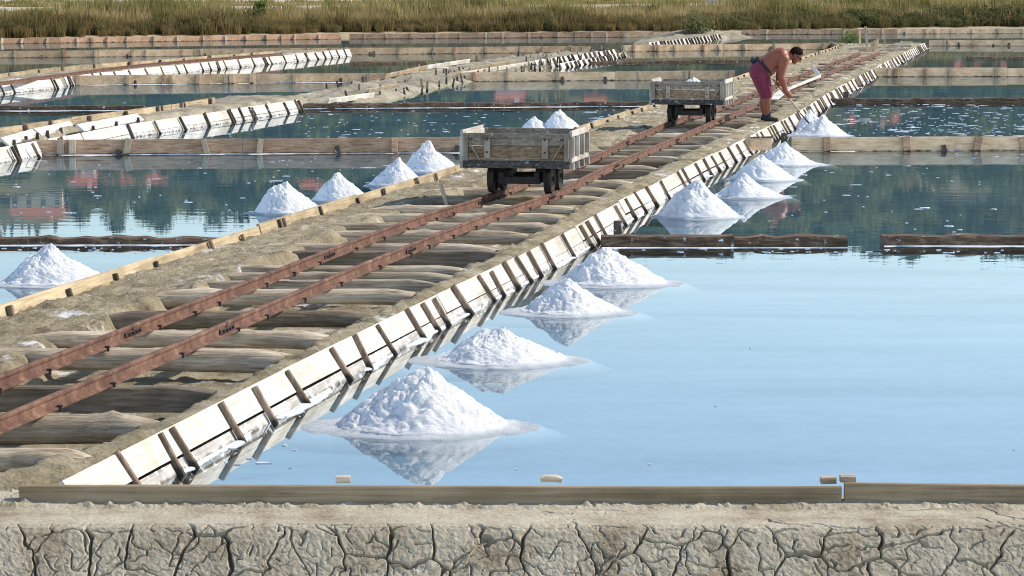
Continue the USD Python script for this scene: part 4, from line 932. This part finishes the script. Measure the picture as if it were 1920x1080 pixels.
# ------------------------------------------------------------------ wreck at the end of the track
def stick(name, label, cat, p, q, zp, zq, w, h, mtl='row_post', up=(0, 1, 0), part='timber'):
    """p, q: picture places on the ground plane zp; q's height is given."""
    a = at(*p, zp); b = a + np.array([(q[0] - p[0]) / FOCAL_PX * a[1], q[2] if len(q) > 2 else 0.0, zq - zp])
    t = Thing(name, label, cat, a); mesh(part, beam(a, b, w, h, up, bevel=0.006), mtl, t); return t
stick('post', 'tall grey post at the end of the track', 'post', (1627, 101), (1622,), 0.14, 0.92, 0.07, 0.06)
stick('post', 'shorter grey post left of the tall one, behind the track end', 'post', (1613, 92), (1611,), 0.05, 0.66, 0.06, 0.06)
stick('post', 'thin pale post right of the standing plate, behind the track end', 'post', (1659, 90), (1657,), 0.05, 0.55, 0.05, 0.05)
a = at(1640, 100, 0.15); sc = a[1] / FOCAL_PX
t = Thing('broken_panel', 'broken grey wooden panel standing at the end of the track', 'panel', a)
mesh('panel', hexa([a + [-9 * sc, 0, 0], a + [6 * sc, 0, 0], a + [6 * sc, .03, 0], a + [-9 * sc, .03, 0], a + [-7 * sc, .1, 20 * sc], a + [9 * sc, .1, 28 * sc], a + [9 * sc, .13, 28 * sc], a + [-7 * sc, .13, 20 * sc]]), 'row_tan', t)
mesh('batten', beam(a + [-2 * sc, -.02, 0], a + [0 * sc, .08, 22 * sc], 0.05, 0.02, (0, 1, 0)), 'row_post', t)
stick('loose_plank', 'plank leaning up to the right from the end of the right rail', 'plank', (1636, 101), (1664, 2.2), 0.17, 0.42, 0.12, 0.04, 'row_tan', (0, 0, 1))
stick('loose_log', 'pale log lying across the causeway at the end of the track, left part', 'log', (1592, 92), (1640,), 0.2, 0.18, 0.09, 0.09, 'log_wood', (0, 0, 1))
stick('loose_log', 'pale log lying across the causeway at the end of the track, right part', 'log', (1648, 93), (1703,), 0.2, 0.22, 0.08, 0.08, 'log_wood', (0, 0, 1))
stick('loose_log', 'pale log behind the others at the end of the track', 'log', (1655, 87), (1708,), 0.2, 0.22, 0.08, 0.07, 'log_wood', (0, 0, 1))
stick('loose_plank', 'short plank lying farthest back at the right of the track end', 'plank', (1690, 80), (1711,), 0.15, 0.17, 0.05, 0.06, 'handle_wood', (0, 0, 1))
stick('loose_plank', 'pale slanted stick propped on the logs at the end of the track', 'plank', (1681, 92), (1691,), 0.18, 0.42, 0.05, 0.04, 'pale_plank')
stick('dark_board', 'dark wet board standing behind the tall post at the track end', 'board', (1606, 89), (1680,), 0.02, 0.02, 0.30, 0.04, 'ledge_wood', (0, 1, 0))
stick('post', 'leaning stake sticking out of the mud left of the nearer cart', 'post', (838, 386), (826, -.15), 0.15, 0.36, 0.035, 0.03, 'handle_wood')
stick('stump', 'short sawn stump standing between two sleepers inside the track', 'stump', (533, 552), (533,), 0.1, 0.20, 0.07, 0.07, 'log_wood')

# salt rake lying on the rails beyond the worker
t = Thing('salt_rake', 'pale wooden salt rake lying across the rails beyond the worker, with blue twine', 'rake', at(1475, 168, 0.29))
a, b = at(1470, 170, 0.30), at(1537, 143, 0.30); mesh('handle', beam(a, b, 0.05, 0.05, bevel=.008), 'pale_plank', t)
c = b + np.array([(1524 - 1537) / FOCAL_PX * b[1], 0.1, 0.19]); mesh('blade', beam(b, c, 0.075, 0.025, (0.3, 1, 0.2), bevel=.004), 'pale_plank', t)
a2 = c + [0.05, -.03, -0.01]; mesh('twine', tube([a2, a2 + [.05, 0, -.03], a2 + [.02, .02, -.07], a2 + [.08, 0, -.09], a2 + [.03, 0, -.12]], 0.012, 6), 'rope_blue', t, True)
a, b = at(1448, 196, 0.24), at(1478, 172, 0.28)
t = Thing('loose_plank', 'wide white plank lying on the right rail behind the worker', 'plank', a); mesh('board', beam(a + [0, 0, .08], b + [0, 0, .08], 0.17, 0.02, bevel=.003), 'pale_plank', t)

# ------------------------------------------------------------------ the worker
def worker():
    S = 697.0                                          # survey scale of the enlarged picture of the man, points per metre
    foot = at(1350 + 478 / 5.4, 60 + 905 / 5.4, 0.175)
    def J(X, Y, d=0.0): return np.array([foot[0] + (X - 478) / S, foot[1] + d, foot[2] + (905 - Y) / S])
    def ball(p, r): return m3.Manifold.sphere(r, 20).translate(tuple(map(float, p)))
    def bone(p, rp, q_, rq): return m3.Manifold.batch_hull([ball(p, rp), ball(q_, rq)])
    def ell(p, rs, rot=(0, 0, 0)): return m3.Manifold.sphere(1.0, 28).scale(tuple(rs)).rotate(rot).translate(tuple(map(float, p)))
    def fuse(parts, length=0.02, it=10):
        m = m3.Manifold.batch_boolean(parts, m3.OpType.Add).refine_to_length(length)
        k = m.to_mesh(); t_ = trimesh.Trimesh(k.vert_properties[:, :3], k.tri_verts, process=True)
        if it: trimesh.smoothing.filter_taubin(t_, lamb=0.5, nu=0.53, iterations=it)
        return t_
    t = Thing('person', 'shirtless person in maroon shorts, bent over, shovelling salt from the causeway', 'person', foot)
    R_, L_ = -0.10, 0.10                                # right side is nearer the camera
    body = []
    # pelvis, belly, chest, shoulders
    for d in (-0.075, 0.075):
        body += [bone(J(395, 390, d), .135, J(460, 340, d), .145), bone(J(460, 340, d), .145, J(550, 265, d), .145), bone(J(550, 265, d), .145, J(605, 232, d * 1.25), .125)]
    body += [bone(J(490, 372, 0), .095, J(520, 330, 0), .11), bone(J(610, 222, 0), .09, J(690, 228, 0), .062), bone(J(690, 228, 0), .062, J(740, 225, 0), .06)]
    # head: skull, face, jaw, nose, ear
    hc = J(762, 222)
    face = np.array([0.74, 0, -0.67]); crown = np.array([0.67, 0, 0.74])
    body += [ell(hc + crown * 0.018, (0.098, 0.076, 0.098)), bone(hc + face * .035, .066, hc + face * .045 - crown * .055, .052), bone(hc + face * .05 - crown * .085, .034, hc + face * .066 - crown * .088, .026)]
    body += [bone(hc + face * .098 + crown * .005, .010, hc + face * .118 - crown * .026, .014), ell(hc - face * .01 - crown * .012 + np.array([0, -.078, 0]), (.022, .010, .030), (0, 42, 0)), ell(hc - face * .01 - crown * .012 + np.array([0, .078, 0]), (.022, .010, .030), (0, 42, 0))]
    body += [bone(hc + face * .094 - crown * .052 + [0, -.016, 0], .010, hc + face * .094 - crown * .052 + [0, .016, 0], .010)]
    # arms
    grip = [J(690, 632, -0.13), J(585, 520, -0.04)]
    armsR = [J(628, 262, -0.19), J(600, 430, -0.20), J(655, 588, -0.15)]
    armsL = [J(640, 262, 0.17), J(610, 420, 0.13), J(590, 505, 0.03)]
    for sh, el, wr in (armsR, armsL):
        m_ = sh + (el - sh) * .45
        body += [bone(sh, .090, m_, .073), bone(m_, .073, el, .053), bone(el, .053, el + (wr - el) * .3, .056), bone(el + (wr - el) * .3, .056, wr, .034)]
    # legs below the shorts
    kneeR, ankR = J(468, 640, -.10), J(478, 850, -.10); kneeL, ankL = J(452, 640, .12), J(462, 850, .12)
    for hp, kn, an in ((J(400, 420, -.10), kneeR, ankR), (J(390, 420, .11), kneeL, ankL)):
        c_ = kn + (an - kn) * .35 + [-.012, 0, 0]
        body += [bone(hp, .10, kn, .068), bone(kn, .064, c_, .068), bone(c_, .068, an, .042), bone(an, .042, an + [0.0, 0, -.03], .042)]
    # hands: palm, four fingers curled round the handle, thumb
    hd = J(800, 800, -.24) - J(550, 490, -.02); hd /= np.linalg.norm(hd)
    side = np.cross(hd, [0, 1, 0]); side /= np.linalg.norm(side)
    out = np.cross(side, hd)
    for k, (gp, wr) in enumerate(((grip[0], armsR[2]), (grip[1], armsL[2]))):
        near_ = -1 if k == 0 else 1
        wv = gp - wr; wv /= np.linalg.norm(wv)
        palm = gp + out * near_ * -0.0 + side * 0.022
        body += [bone(wr, .031, palm - hd * .02, .026), bone(palm - hd * .03, .024, palm + hd * .03, .022)]
        for i in range(4):
            o = gp + hd * (-.033 + .022 * i); rr = .0105 - .0008 * i
            ring = [o + 0.030 * (math.cos(a_) * side + math.sin(a_) * out * -1) for a_ in (0.2, 1.3, 2.5, 3.7 + .1 * i)]
            for a_, b_ in zip(ring[:-1], ring[1:]): body.append(bone(a_, rr, b_, rr * .93))
        th = [palm - hd * .03, gp - hd * .055 + out * .03, gp - hd * .035 + out * .036 - side * .015]
        body += [bone(th[0], .013, th[1], .012), bone(th[1], .012, th[2], .010)]
    mesh('body', fuse(body, 0.016, 8), 'skin', t, True)
    # shorts
    sh = []
    for d, kn in ((-.085, kneeR), (.095, kneeL)):
        sh += [bone(J(392, 385, d), .142, J(425, 350, d * .9), .140), bone(J(392, 392, d), .148, J(425, 500, d), .118), bone(J(425, 500, d), .118, J(462, 622, d - .01), .092)]
    cut = fuse(sh, 0.03, 4)
    pts = np.array(cut.vertices); pts += 0.012 * (fbm((pts - foot) * 9, 3, 5)[:, None] - 0.5) * np.sign(pts - pts.mean(0)); cut.vertices = pts
    mesh('shorts', cut, 'cloth_maroon', t, True)
    # waistband, bag
    wb = [bone(J(372, 258, -.07), .03, J(372, 258, .07), .03), bone(J(505, 415, -.06), .03, J(505, 415, .06), .03)]
    for d in (-.212, .212):
        wb += [bone(J(368, 268, d * .55), .026, J(420, 320, d), .022), bone(J(420, 320, d), .022, J(470, 375, d), .022), bone(J(470, 375, d), .022, J(505, 412, d * .55), .022)]
    mesh('waist_belt', fuse(wb, 0.03, 2), 'cloth_black', t, True)
    mesh('waist_bag', fuse([ell(J(335, 268, 0), (.055, .10, .042), (0, 30, 0)), ell(J(315, 285, 0), (.04, .08, .03), (0, 30, 0))], 0.03, 2), 'cloth_navy', t, True)
    # hair
    hr = [ell(hc + crown * 0.028 - face * .010, (0.101, 0.0795, 0.1005)) ]
    hm = m3.Manifold.batch_boolean(hr, m3.OpType.Add) - ell(hc + face * .085 - crown * .035, (.085, .11, .105)) - ell(hc - crown * .10 + face * .0, (.09, .12, .075))
    k = hm.refine_to_length(0.02).to_mesh(); mesh('hair', trimesh.Trimesh(k.vert_properties[:, :3], k.tri_verts), 'hair_dark', t, 60)
    # sunglasses
    ge = []
    for d in (-.032, .032): ge.append(ell(hc + face * .088 + crown * .012 + [0, d, 0], (.018, .027, .017), (0, 42, 0)))
    for d in (-.076, .076): ge.append(bone(hc + face * .075 + crown * .014 + [0, d * .9, 0], .006, hc - face * .01 + crown * .008 + [0, d * 1.08, 0], .006))
    mesh('sunglasses', fuse(ge, 0.02, 0), 'lens_black', t, True)
    for an, d in ((ankR, 0), (ankL, 0)):
        mesh('sock', fuse([bone(an + [0, 0, .075], .047, an + [0, 0, -.02], .046)], 0.03, 2), 'cloth_black', t, True)
        mesh('shoe', fuse([bone(an + [-.02, 0, -.035], .042, an + [.05, 0, -.042], .04), bone(an + [.05, 0, -.042], .04, an + [.125, .0, -.050], .030), bone(an + [-.035, 0, -.05], .03, an + [.03, 0, -.055], .028)], 0.02, 4), 'cloth_black', t, True)
    # the shovel in his hands
    a, b = J(535, 470, -.02), J(800, 800, -.20)
    s = Thing('shovel', 'wooden handled shovel held by the bending worker, its blade in the salt', 'shovel', b)
    mesh('handle', tube([a, a + (b - a) * .5, b], [.017, .018, .017], 10), 'handle_wood', s, 50)
    u = (b - a) / np.linalg.norm(b - a); w = np.array([0, 1.0, 0]); nrm_ = np.cross(u, w)
    pr = []
    for l_, hw_, dp in ((-.03, .02, 0), (0.0, .045, .0), (.03, .10, .006), (.18, .105, .016), (.24, .09, .02)):
        pr.append([b + u * l_ + w * (hw_ * c_) + nrm_ * (dp * (1 - c_ * c_) - .01) for c_ in (-1, -.5, 0, .5, 1)])
    pr = np.array(pr); v1, f1 = grid_mesh(pr); v2 = v1 + nrm_ * .006
    n_ = len(v1); v, f = np.vstack([v1, v2]), np.vstack([f1, f1[:, ::-1] + n_])
    mesh('blade', (v, f), 'iron_dark', s)
worker()

# ------------------------------------------------------------------ grass bank, shrubs and field
def grass_tuft(seed, n, h, spread, width, lean):
    g = np.random.default_rng(seed); V, F = [], []
    for i in range(n):
        a, r_ = g.uniform(0, 2 * np.pi), spread * math.sqrt(g.uniform()); b = np.array([r_ * math.cos(a), r_ * math.sin(a), 0])
        d = g.uniform(0, 2 * np.pi); hh = h * g.uniform(0.45, 1.0); tip = b + [lean * hh * math.cos(d) * g.uniform(), lean * hh * math.sin(d) * g.uniform(), hh]
        mid = (b + tip) / 2 + [0, 0, 0.1 * hh]; w_ = width * g.uniform(0.6, 1.3); s = np.array([math.sin(d + .6), -math.cos(d + .6), 0]) * w_
        k = len(V); V += [b - s * .5, b + s * .5, mid - s * .6, mid + s * .6, tip]; F += [[k, k + 1, k + 3], [k, k + 3, k + 2], [k + 2, k + 3, k + 4]]
    return np.array(V), np.array(F)

def leaf_ball(seed, n, rad, size, squash=1.0, hollow=0.45):
    g = np.random.default_rng(seed); V, F = [], []
    for i in range(n):
        d = g.normal(size=3); d /= np.linalg.norm(d); rr = (hollow + (1 - hollow) * g.uniform() ** 0.6)
        lump = 0.72 + 0.56 * fbm(d * 1.9 + seed * 3.7, 2, seed)
        c = d * rad * rr * lump * [1, 1, squash]
        n1 = g.normal(size=3); n1 /= np.linalg.norm(n1); n2 = np.cross(n1, d + g.normal(size=3) * .6); n2 /= np.linalg.norm(n2)
        s = size * g.uniform(0.6, 1.4); k = len(V)
        V += [c - n1 * s, c + n2 * s * .6, c + n1 * s, c - n2 * s * .6]; F += [[k, k + 1, k + 2], [k, k + 2, k + 3]]
    return np.array(V), np.array(F)

def instancer(name, protos, pos, scale, ids, label, cat, seed=1, kind='stuff'):
    pi = UsdGeom.PointInstancer.Define(stage, numbered('/World', name)); base = str(pi.GetPath())
    rel = pi.CreatePrototypesRel()
    for k, parts in enumerate(protos):
        x = UsdGeom.Xform.Define(stage, f'{base}/kind_{"abcdefgh"[k]}')
        for pn, m, mt in parts: usdkit.mesh(stage, f'{x.GetPath()}/{pn}', m, '/World/Looks/' + mt)
        rel.AddTarget(x.GetPath())
    g = np.random.default_rng(seed); n = len(pos); a = g.uniform(0, np.pi, n)
    pi.CreatePositionsAttr(Vt.Vec3fArray.FromNumpy(np.asarray(pos, np.float32)))
    pi.CreateProtoIndicesAttr(Vt.IntArray.FromNumpy(np.asarray(ids, np.int32)))
    sc_ = np.asarray(scale, np.float32); sc_ = np.repeat(sc_[:, None], 3, 1) if sc_.ndim == 1 else sc_
    pi.CreateScalesAttr(Vt.Vec3fArray.FromNumpy(sc_))
    q_ = np.stack([np.zeros(n), np.zeros(n), np.sin(a), np.cos(a)], -1)
    pi.CreateOrientationsAttr(Vt.QuathArray([Gf.Quath(float(w), 0, 0, float(z)) for _, _, z, w in q_]))
    tag(pi, label, cat, None, kind)
    return pi

def ground_z(x, y):
    return np.interp(y - shore(x), [-1, -0.2, 0.6, 3, 9, 25, 60, 110, 178], [-0.07, 0.03, 0.16, 0.22, 0.26, 0.30, 0.34, 0.36, 0.4])
g = np.random.default_rng(23)
n = 6200
gx = g.uniform(-27, 33, n); go = 0.5 + 7.5 * g.uniform(0, 1, n) ** 1.2; gy = shore(gx) + go
patch = fbm(np.stack([gx * 0.35, gy * 0.35, gx * 0], -1), 3, 4)
hs = (0.45 + 1.1 * patch) * np.interp(go, [0.5, 1.5, 5, 8], [0.55, 0.95, 1.15, 1.0]) * g.uniform(0.75, 1.2, n)
ids = np.where(go < 2.2, np.where(g.uniform(size=n) < np.where(gx > 7, 0.6, 0.93), 2, 3), np.where(patch + g.normal(0, .12, n) > 0.54, 1, 0)); ids = np.where(g.uniform(size=n) < 0.05, 3, ids)
ids = np.where((gx > 9) & (go < 3.6) & (patch > .46) & (g.uniform(size=n) < .5), 3, ids); hs = np.where(ids == 3, hs * .8, hs)
instancer('tall_grass', [[('blades', grass_tuft(1, 46, 1.0, 0.30, 0.03, 0.35), 'grass_dry')], [('blades', grass_tuft(2, 46, 1.0, 0.30, 0.03, 0.35), 'grass_olive')], [('blades', grass_tuft(3, 50, 0.85, 0.34, 0.034, 0.5), 'grass_brown')], [('leaves', tuple(np.array(q) if i else np.array(q) + [0, 0, .42] for i, q in enumerate(leaf_ball(4, 260, 0.5, 0.05, 0.9))), 'leaf_saltbush')]],
          np.stack([gx, gy, ground_z(gx, gy) - 0.03], -1), hs, ids, 'tall brown and olive grass on the bank behind the pans', 'grass', 3)
n = 9000
gx = g.uniform(-60, 65, n); go = 8 + 170 * g.uniform(0, 1, n) ** 1.3; gy = shore(gx) + go
keep = (np.abs(go - 66) > 2.2) & (np.abs(go - 120) > 3.6); gx, gy, go = gx[keep], gy[keep], go[keep]
pt = fbm(np.stack([gx * 0.05, gy * 0.09, gx * 0], -1), 3, 8); keep = pt > 0.40; gx, gy, pt = gx[keep], gy[keep], pt[keep]
instancer('field_grass', [[('blades', grass_tuft(5, 30, 0.42, 0.6, 0.05, 0.6), 'grass_dry')], [('blades', grass_tuft(6, 30, 0.45, 0.6, 0.05, 0.6), 'grass_olive')]], np.stack([gx, gy, ground_z(gx, gy) - 0.02], -1), g.uniform(0.5, 1.2, len(gx)), (pt + g.normal(0, .08, len(gx)) > 0.55).astype(int), 'dry short grass in the field beyond the bank', 'grass', 4)

def shrub(label, px, base_off, w, h, seed, mtl='leaf_shrub', z=None, y=None, n=900):
    x = 0.0
    if y is None:
        for _ in range(4): y = shore(x) + base_off; x = (px - 960) / FOCAL_PX * y
    x = (px - 960) / FOCAL_PX * y
    z = ground_z(x, y) if z is None else z
    t = Thing('shrub', label, 'shrub', (x, y, z)); ms = []
    gg = np.random.default_rng(seed)
    for k in range(6):
        v, f = leaf_ball(seed * 10 + k, n // 6, w * gg.uniform(0.26, 0.38), w * 0.035, 0.9, 0.2)
        o = np.array([gg.uniform(-.3, .3) * w, gg.uniform(-.2, .2) * w, h * (0.25 + 0.11 * k + gg.uniform(-.03, .06))]); o[:2] *= 1.15 - 0.16 * k
        ms.append((v + o, f))
    v, f = cat_meshes(ms); v[:, 2] = np.maximum(v[:, 2], 0.02)
    mesh('foliage', (v + [x, y, z], f), mtl, t)
    for k in range(4):
        d = gg.uniform(-.25, .25, 2) * w; mesh('stem', tube([(x, y, z - .05), (x + d[0] * .5, y + d[1] * .5, z + h * .35), (x + d[0], y + d[1], z + h * .7)], [.03, .02, .01], 5), 'bark', t)
shrub('tall green shrub in the grass bank, left of the other green shrub', 488, 2.6, 1.1, 1.35, 3)
shrub('smaller green shrub in the grass bank, right of the tall one', 612, 4.6, 0.75, 1.35, 4, n=600)
shrub('low green shrub growing at the left of the track end', 1588, 0, 1.05, 0.42, 5, z=0.05, y=float(at(1588, 86, 0.05)[1]), n=500)
# earth mound with its bush
mc = at(1310, 66, 0.1)
mx_, my_ = np.meshgrid(np.linspace(-2.4, 2.4, 60), np.linspace(-1.5, 3.0, 50)); rr = np.sqrt((mx_ / 2.2) ** 2 + ((my_ - .6) / 2.0) ** 2)
P = np.stack([mx_ + mc[0], my_ + mc[1], 0.42 * np.maximum(0, 1 - rr) ** 0.9 * (1 + .7 * (fbm(np.stack([mx_ * 2, my_ * 2, mx_ * 0], -1), 3, 6) - .5)) - .04 * (rr > 1)], -1)
struct('earth_mound', grid_mesh(P), 'mud_far', True)
shrub('rounded tan saltbush on the earth mound', 1308, 0, 1.5, 0.55, 6, 'leaf_saltbush', 0.2, float(mc[1] - .35), 900)
# concrete blocks at the top edge of the view
for k, (px, w_) in enumerate(((1332, 0.9), (1520, 0.6))):
    yb = 200.0; xb = (px - 960) / FOCAL_PX * yb
    t = Thing('concrete_block', ('wide grey concrete block far behind the grass, right of the middle' if k == 0 else 'narrow grey concrete pillar far behind the grass on the right'), 'block', (xb, yb, 0.35))
    mesh('block', beam((xb, yb, 0.3), (xb, yb, 1.3), w_, 0.5, (0, 1, 0), bevel=.03), 'concrete', t)

# ------------------------------------------------------------------ hillside seen in the water
def house(label, px0, px1, ref_eave, ref_ridge, y, wall='plaster_white', name='house'):
    """px and ref_* say where the reflection of its eaves and ridge lies."""
    cand = np.arange(320.0, 640.0, 2.0)                 # where the hillside carries a house of this height
    miss = np.abs(hill_z(((px0 + px1) / 2 - 960) * cand / FOCAL_PX, cand) + 3.0 - ((ref_eave + 40) * cand / FOCAL_PX - CAM_H))
    y = float(cand[np.argmin(miss)])
    k = y / FOCAL_PX; x0, x1 = (px0 - 960) * k, (px1 - 960) * k
    ze, zr = (ref_eave + 40) * k - CAM_H, (ref_ridge + 40) * k - CAM_H
    dpt = 7.0; zg = min(float(hill_z((x0 + x1) / 2, y)), ze - 2.4) - 0.6
    t = Thing(name, label, 'house', ((x0 + x1) / 2, y, zg))
    w_ = Part(mesh('wall', box((x0 + x1) / 2, y + dpt / 2, (zg + ze) / 2, x1 - x0 - .8, dpt, ze - zg), wall, t), t)
    v = np.array([[x0, y - .4, ze - .1], [x1, y - .4, ze - .1], [x1, y + dpt + .4, ze - .1], [x0, y + dpt + .4, ze - .1], [x0 + .4, y + dpt / 2 - .1, zr], [x1 - .4, y + dpt / 2 - .1, zr], [x1 - .4, y + dpt / 2 + .1, zr], [x0 + .4, y + dpt / 2 + .1, zr]])
    rf = Part(mesh('roof', hexa(v), 'roof_tile', t), t)
    mesh('chimney', box(x0 + (x1 - x0) * .7, y + dpt / 2 + .3, zr + .2, .7, .7, 1.3), wall, rf)
    nwin = max(2, int((x1 - x0) / 2.6))
    for i in range(nwin):
        xx = x0 + (x1 - x0) * (i + .5) / nwin; mesh('window', box(xx, y - .02, ze - 1.45, 0.95, .12, 1.25), 'window_dark', t)
    return (x0 - 2, x1 + 2, y)
HS = [house('white house with red roof, left one of the pair reflected in the left pan', 118, 178, 326, 346, 500), house('long white house with red roof, right one of the pair reflected in the left pan', 184, 310, 322, 344, 512),
      house('cream house with red roof reflected beside the cypresses at the left edge', 12, 118, 391, 408, 560, 'plaster_cream'), house('red roofed house reflected behind the salt heaps in the left pan', 556, 606, 338, 354, 500, 'plaster_cream'),
      house('cream house with red roof reflected in the right pan beside the worker', 1592, 1690, 216, 231, 420, 'plaster_cream'), house('pale house with low roof reflected between the dark ledge and the grey wall', 925, 988, 174, 188, 380, 'plaster_white'),
      house('orange house reflected in the pan left of the second cart', 1092, 1140, 184, 198, 385, 'plaster_orange'), house('grey white building reflected in the far right pan', 1788, 1925, 118, 127, 330, 'plaster_white'),
      house('pink house with red roof reflected beside the worker in the right pan', 1420, 1465, 412, 424, 560, 'plaster_cream')]

def tree_parts(seed, rad, h, mtl, nl=420, squash=1.0):
    g = np.random.default_rng(seed); ms = []
    for k in range(7):
        v, f = leaf_ball(seed * 10 + k, nl // 7, rad * g.uniform(.5, .68), rad * .13, squash, .3)
        o = np.array([g.uniform(-.55, .55) * rad, g.uniform(-.55, .55) * rad, h * (.42 + .075 * k)]); o[:2] *= 1.2 - .13 * k; ms.append((v + o, f))
    return [('trunk', tube([(0, 0, -.6), (.1, 0, h * .3), (0, .1, h * .75)], [.22, .16, .06], 6), 'bark'), ('crown', cat_meshes(ms), mtl)]
g = np.random.default_rng(41)
n = 5200
tx, ty = g.uniform(-190, 200, n), g.uniform(300, 655, n)
cl = fbm(np.stack([tx * .03, ty * .03, tx * 0], -1), 3, 14)
ok = (cl + g.normal(0, .06, n) > 0.40) & (np.abs(tx) < ty * .23 + 30)
ok &= ~((tx < -84) & (tx > -125) & (ty > 543))
for (x0, x1, y) in HS: ok &= ~((tx > x0 * (ty / y) - 1) & (tx < x1 * (ty / y) + 1) & (ty > y - 24) & (ty < y + 11))
tx, ty, cl = tx[ok], ty[ok], cl[ok]
kind = np.where(g.uniform(size=len(tx)) < 0.13, 2, np.where(cl > .56, 0, 1)); kind = np.where(g.uniform(size=len(tx)) < .2, 1, kind)
kind = np.where((kind == 2) & (cl > .5), 3, kind)
instancer('forest', [tree_parts(1, 3.4, 8.0, 'leaf_forest'), tree_parts(2, 3.0, 6.5, 'leaf_olive'), tree_parts(3, 2.4, 4.6, 'leaf_ochre'), tree_parts(4, 3.6, 9.0, 'leaf_forest')], np.stack([tx, ty, hill_z(tx, ty) - .3], -1), g.uniform(.7, 1.25, len(tx)), kind, 'dark wooded hillside reflected in the pans', 'forest', 6)
for k, (px, ref0, ref1, w_) in enumerate(((18, 398, 446, 12), (38, 398, 434, 12), (51, 398, 441, 12), (66, 398, 446, 18), (100, 396, 434, 15), (147, 378, 427, 9), (5, 392, 440, 14))):
    y = 575.0 + k; kk = y / FOCAL_PX; x = (px - 960) * kk; z1 = (ref1 + 40) * kk - CAM_H; z0 = min(float(hill_z(x, y)), (ref0 + 40) * kk - CAM_H); h = z1 - z0; rad = w_ * kk / 2
    t = Thing('cypress', ('single slim dark cypress reflected right of the cream house' if k == 5 else 'slim dark cypress in the row reflected behind the cream house'), 'cypress', (x, y, z0), group=None if k == 5 else 'row of cypresses behind the cream house')
    v, f = leaf_ball(70 + k, 420, 1.0, .16, 1.0, .5); v = v * [rad, rad, h * .5]; v[:, :2] *= np.clip(1.15 - (v[:, 2:3] + h * .5) / h * .85, .1, 1) * 1.1; v += [x, y, z0 + h * .52]
    mesh('crown', (v, f), 'leaf_cypress', t); mesh('trunk', tube([(x, y, z0 - 1), (x, y, z0 + h * .6)], [.25, .08], 6), 'bark', t)
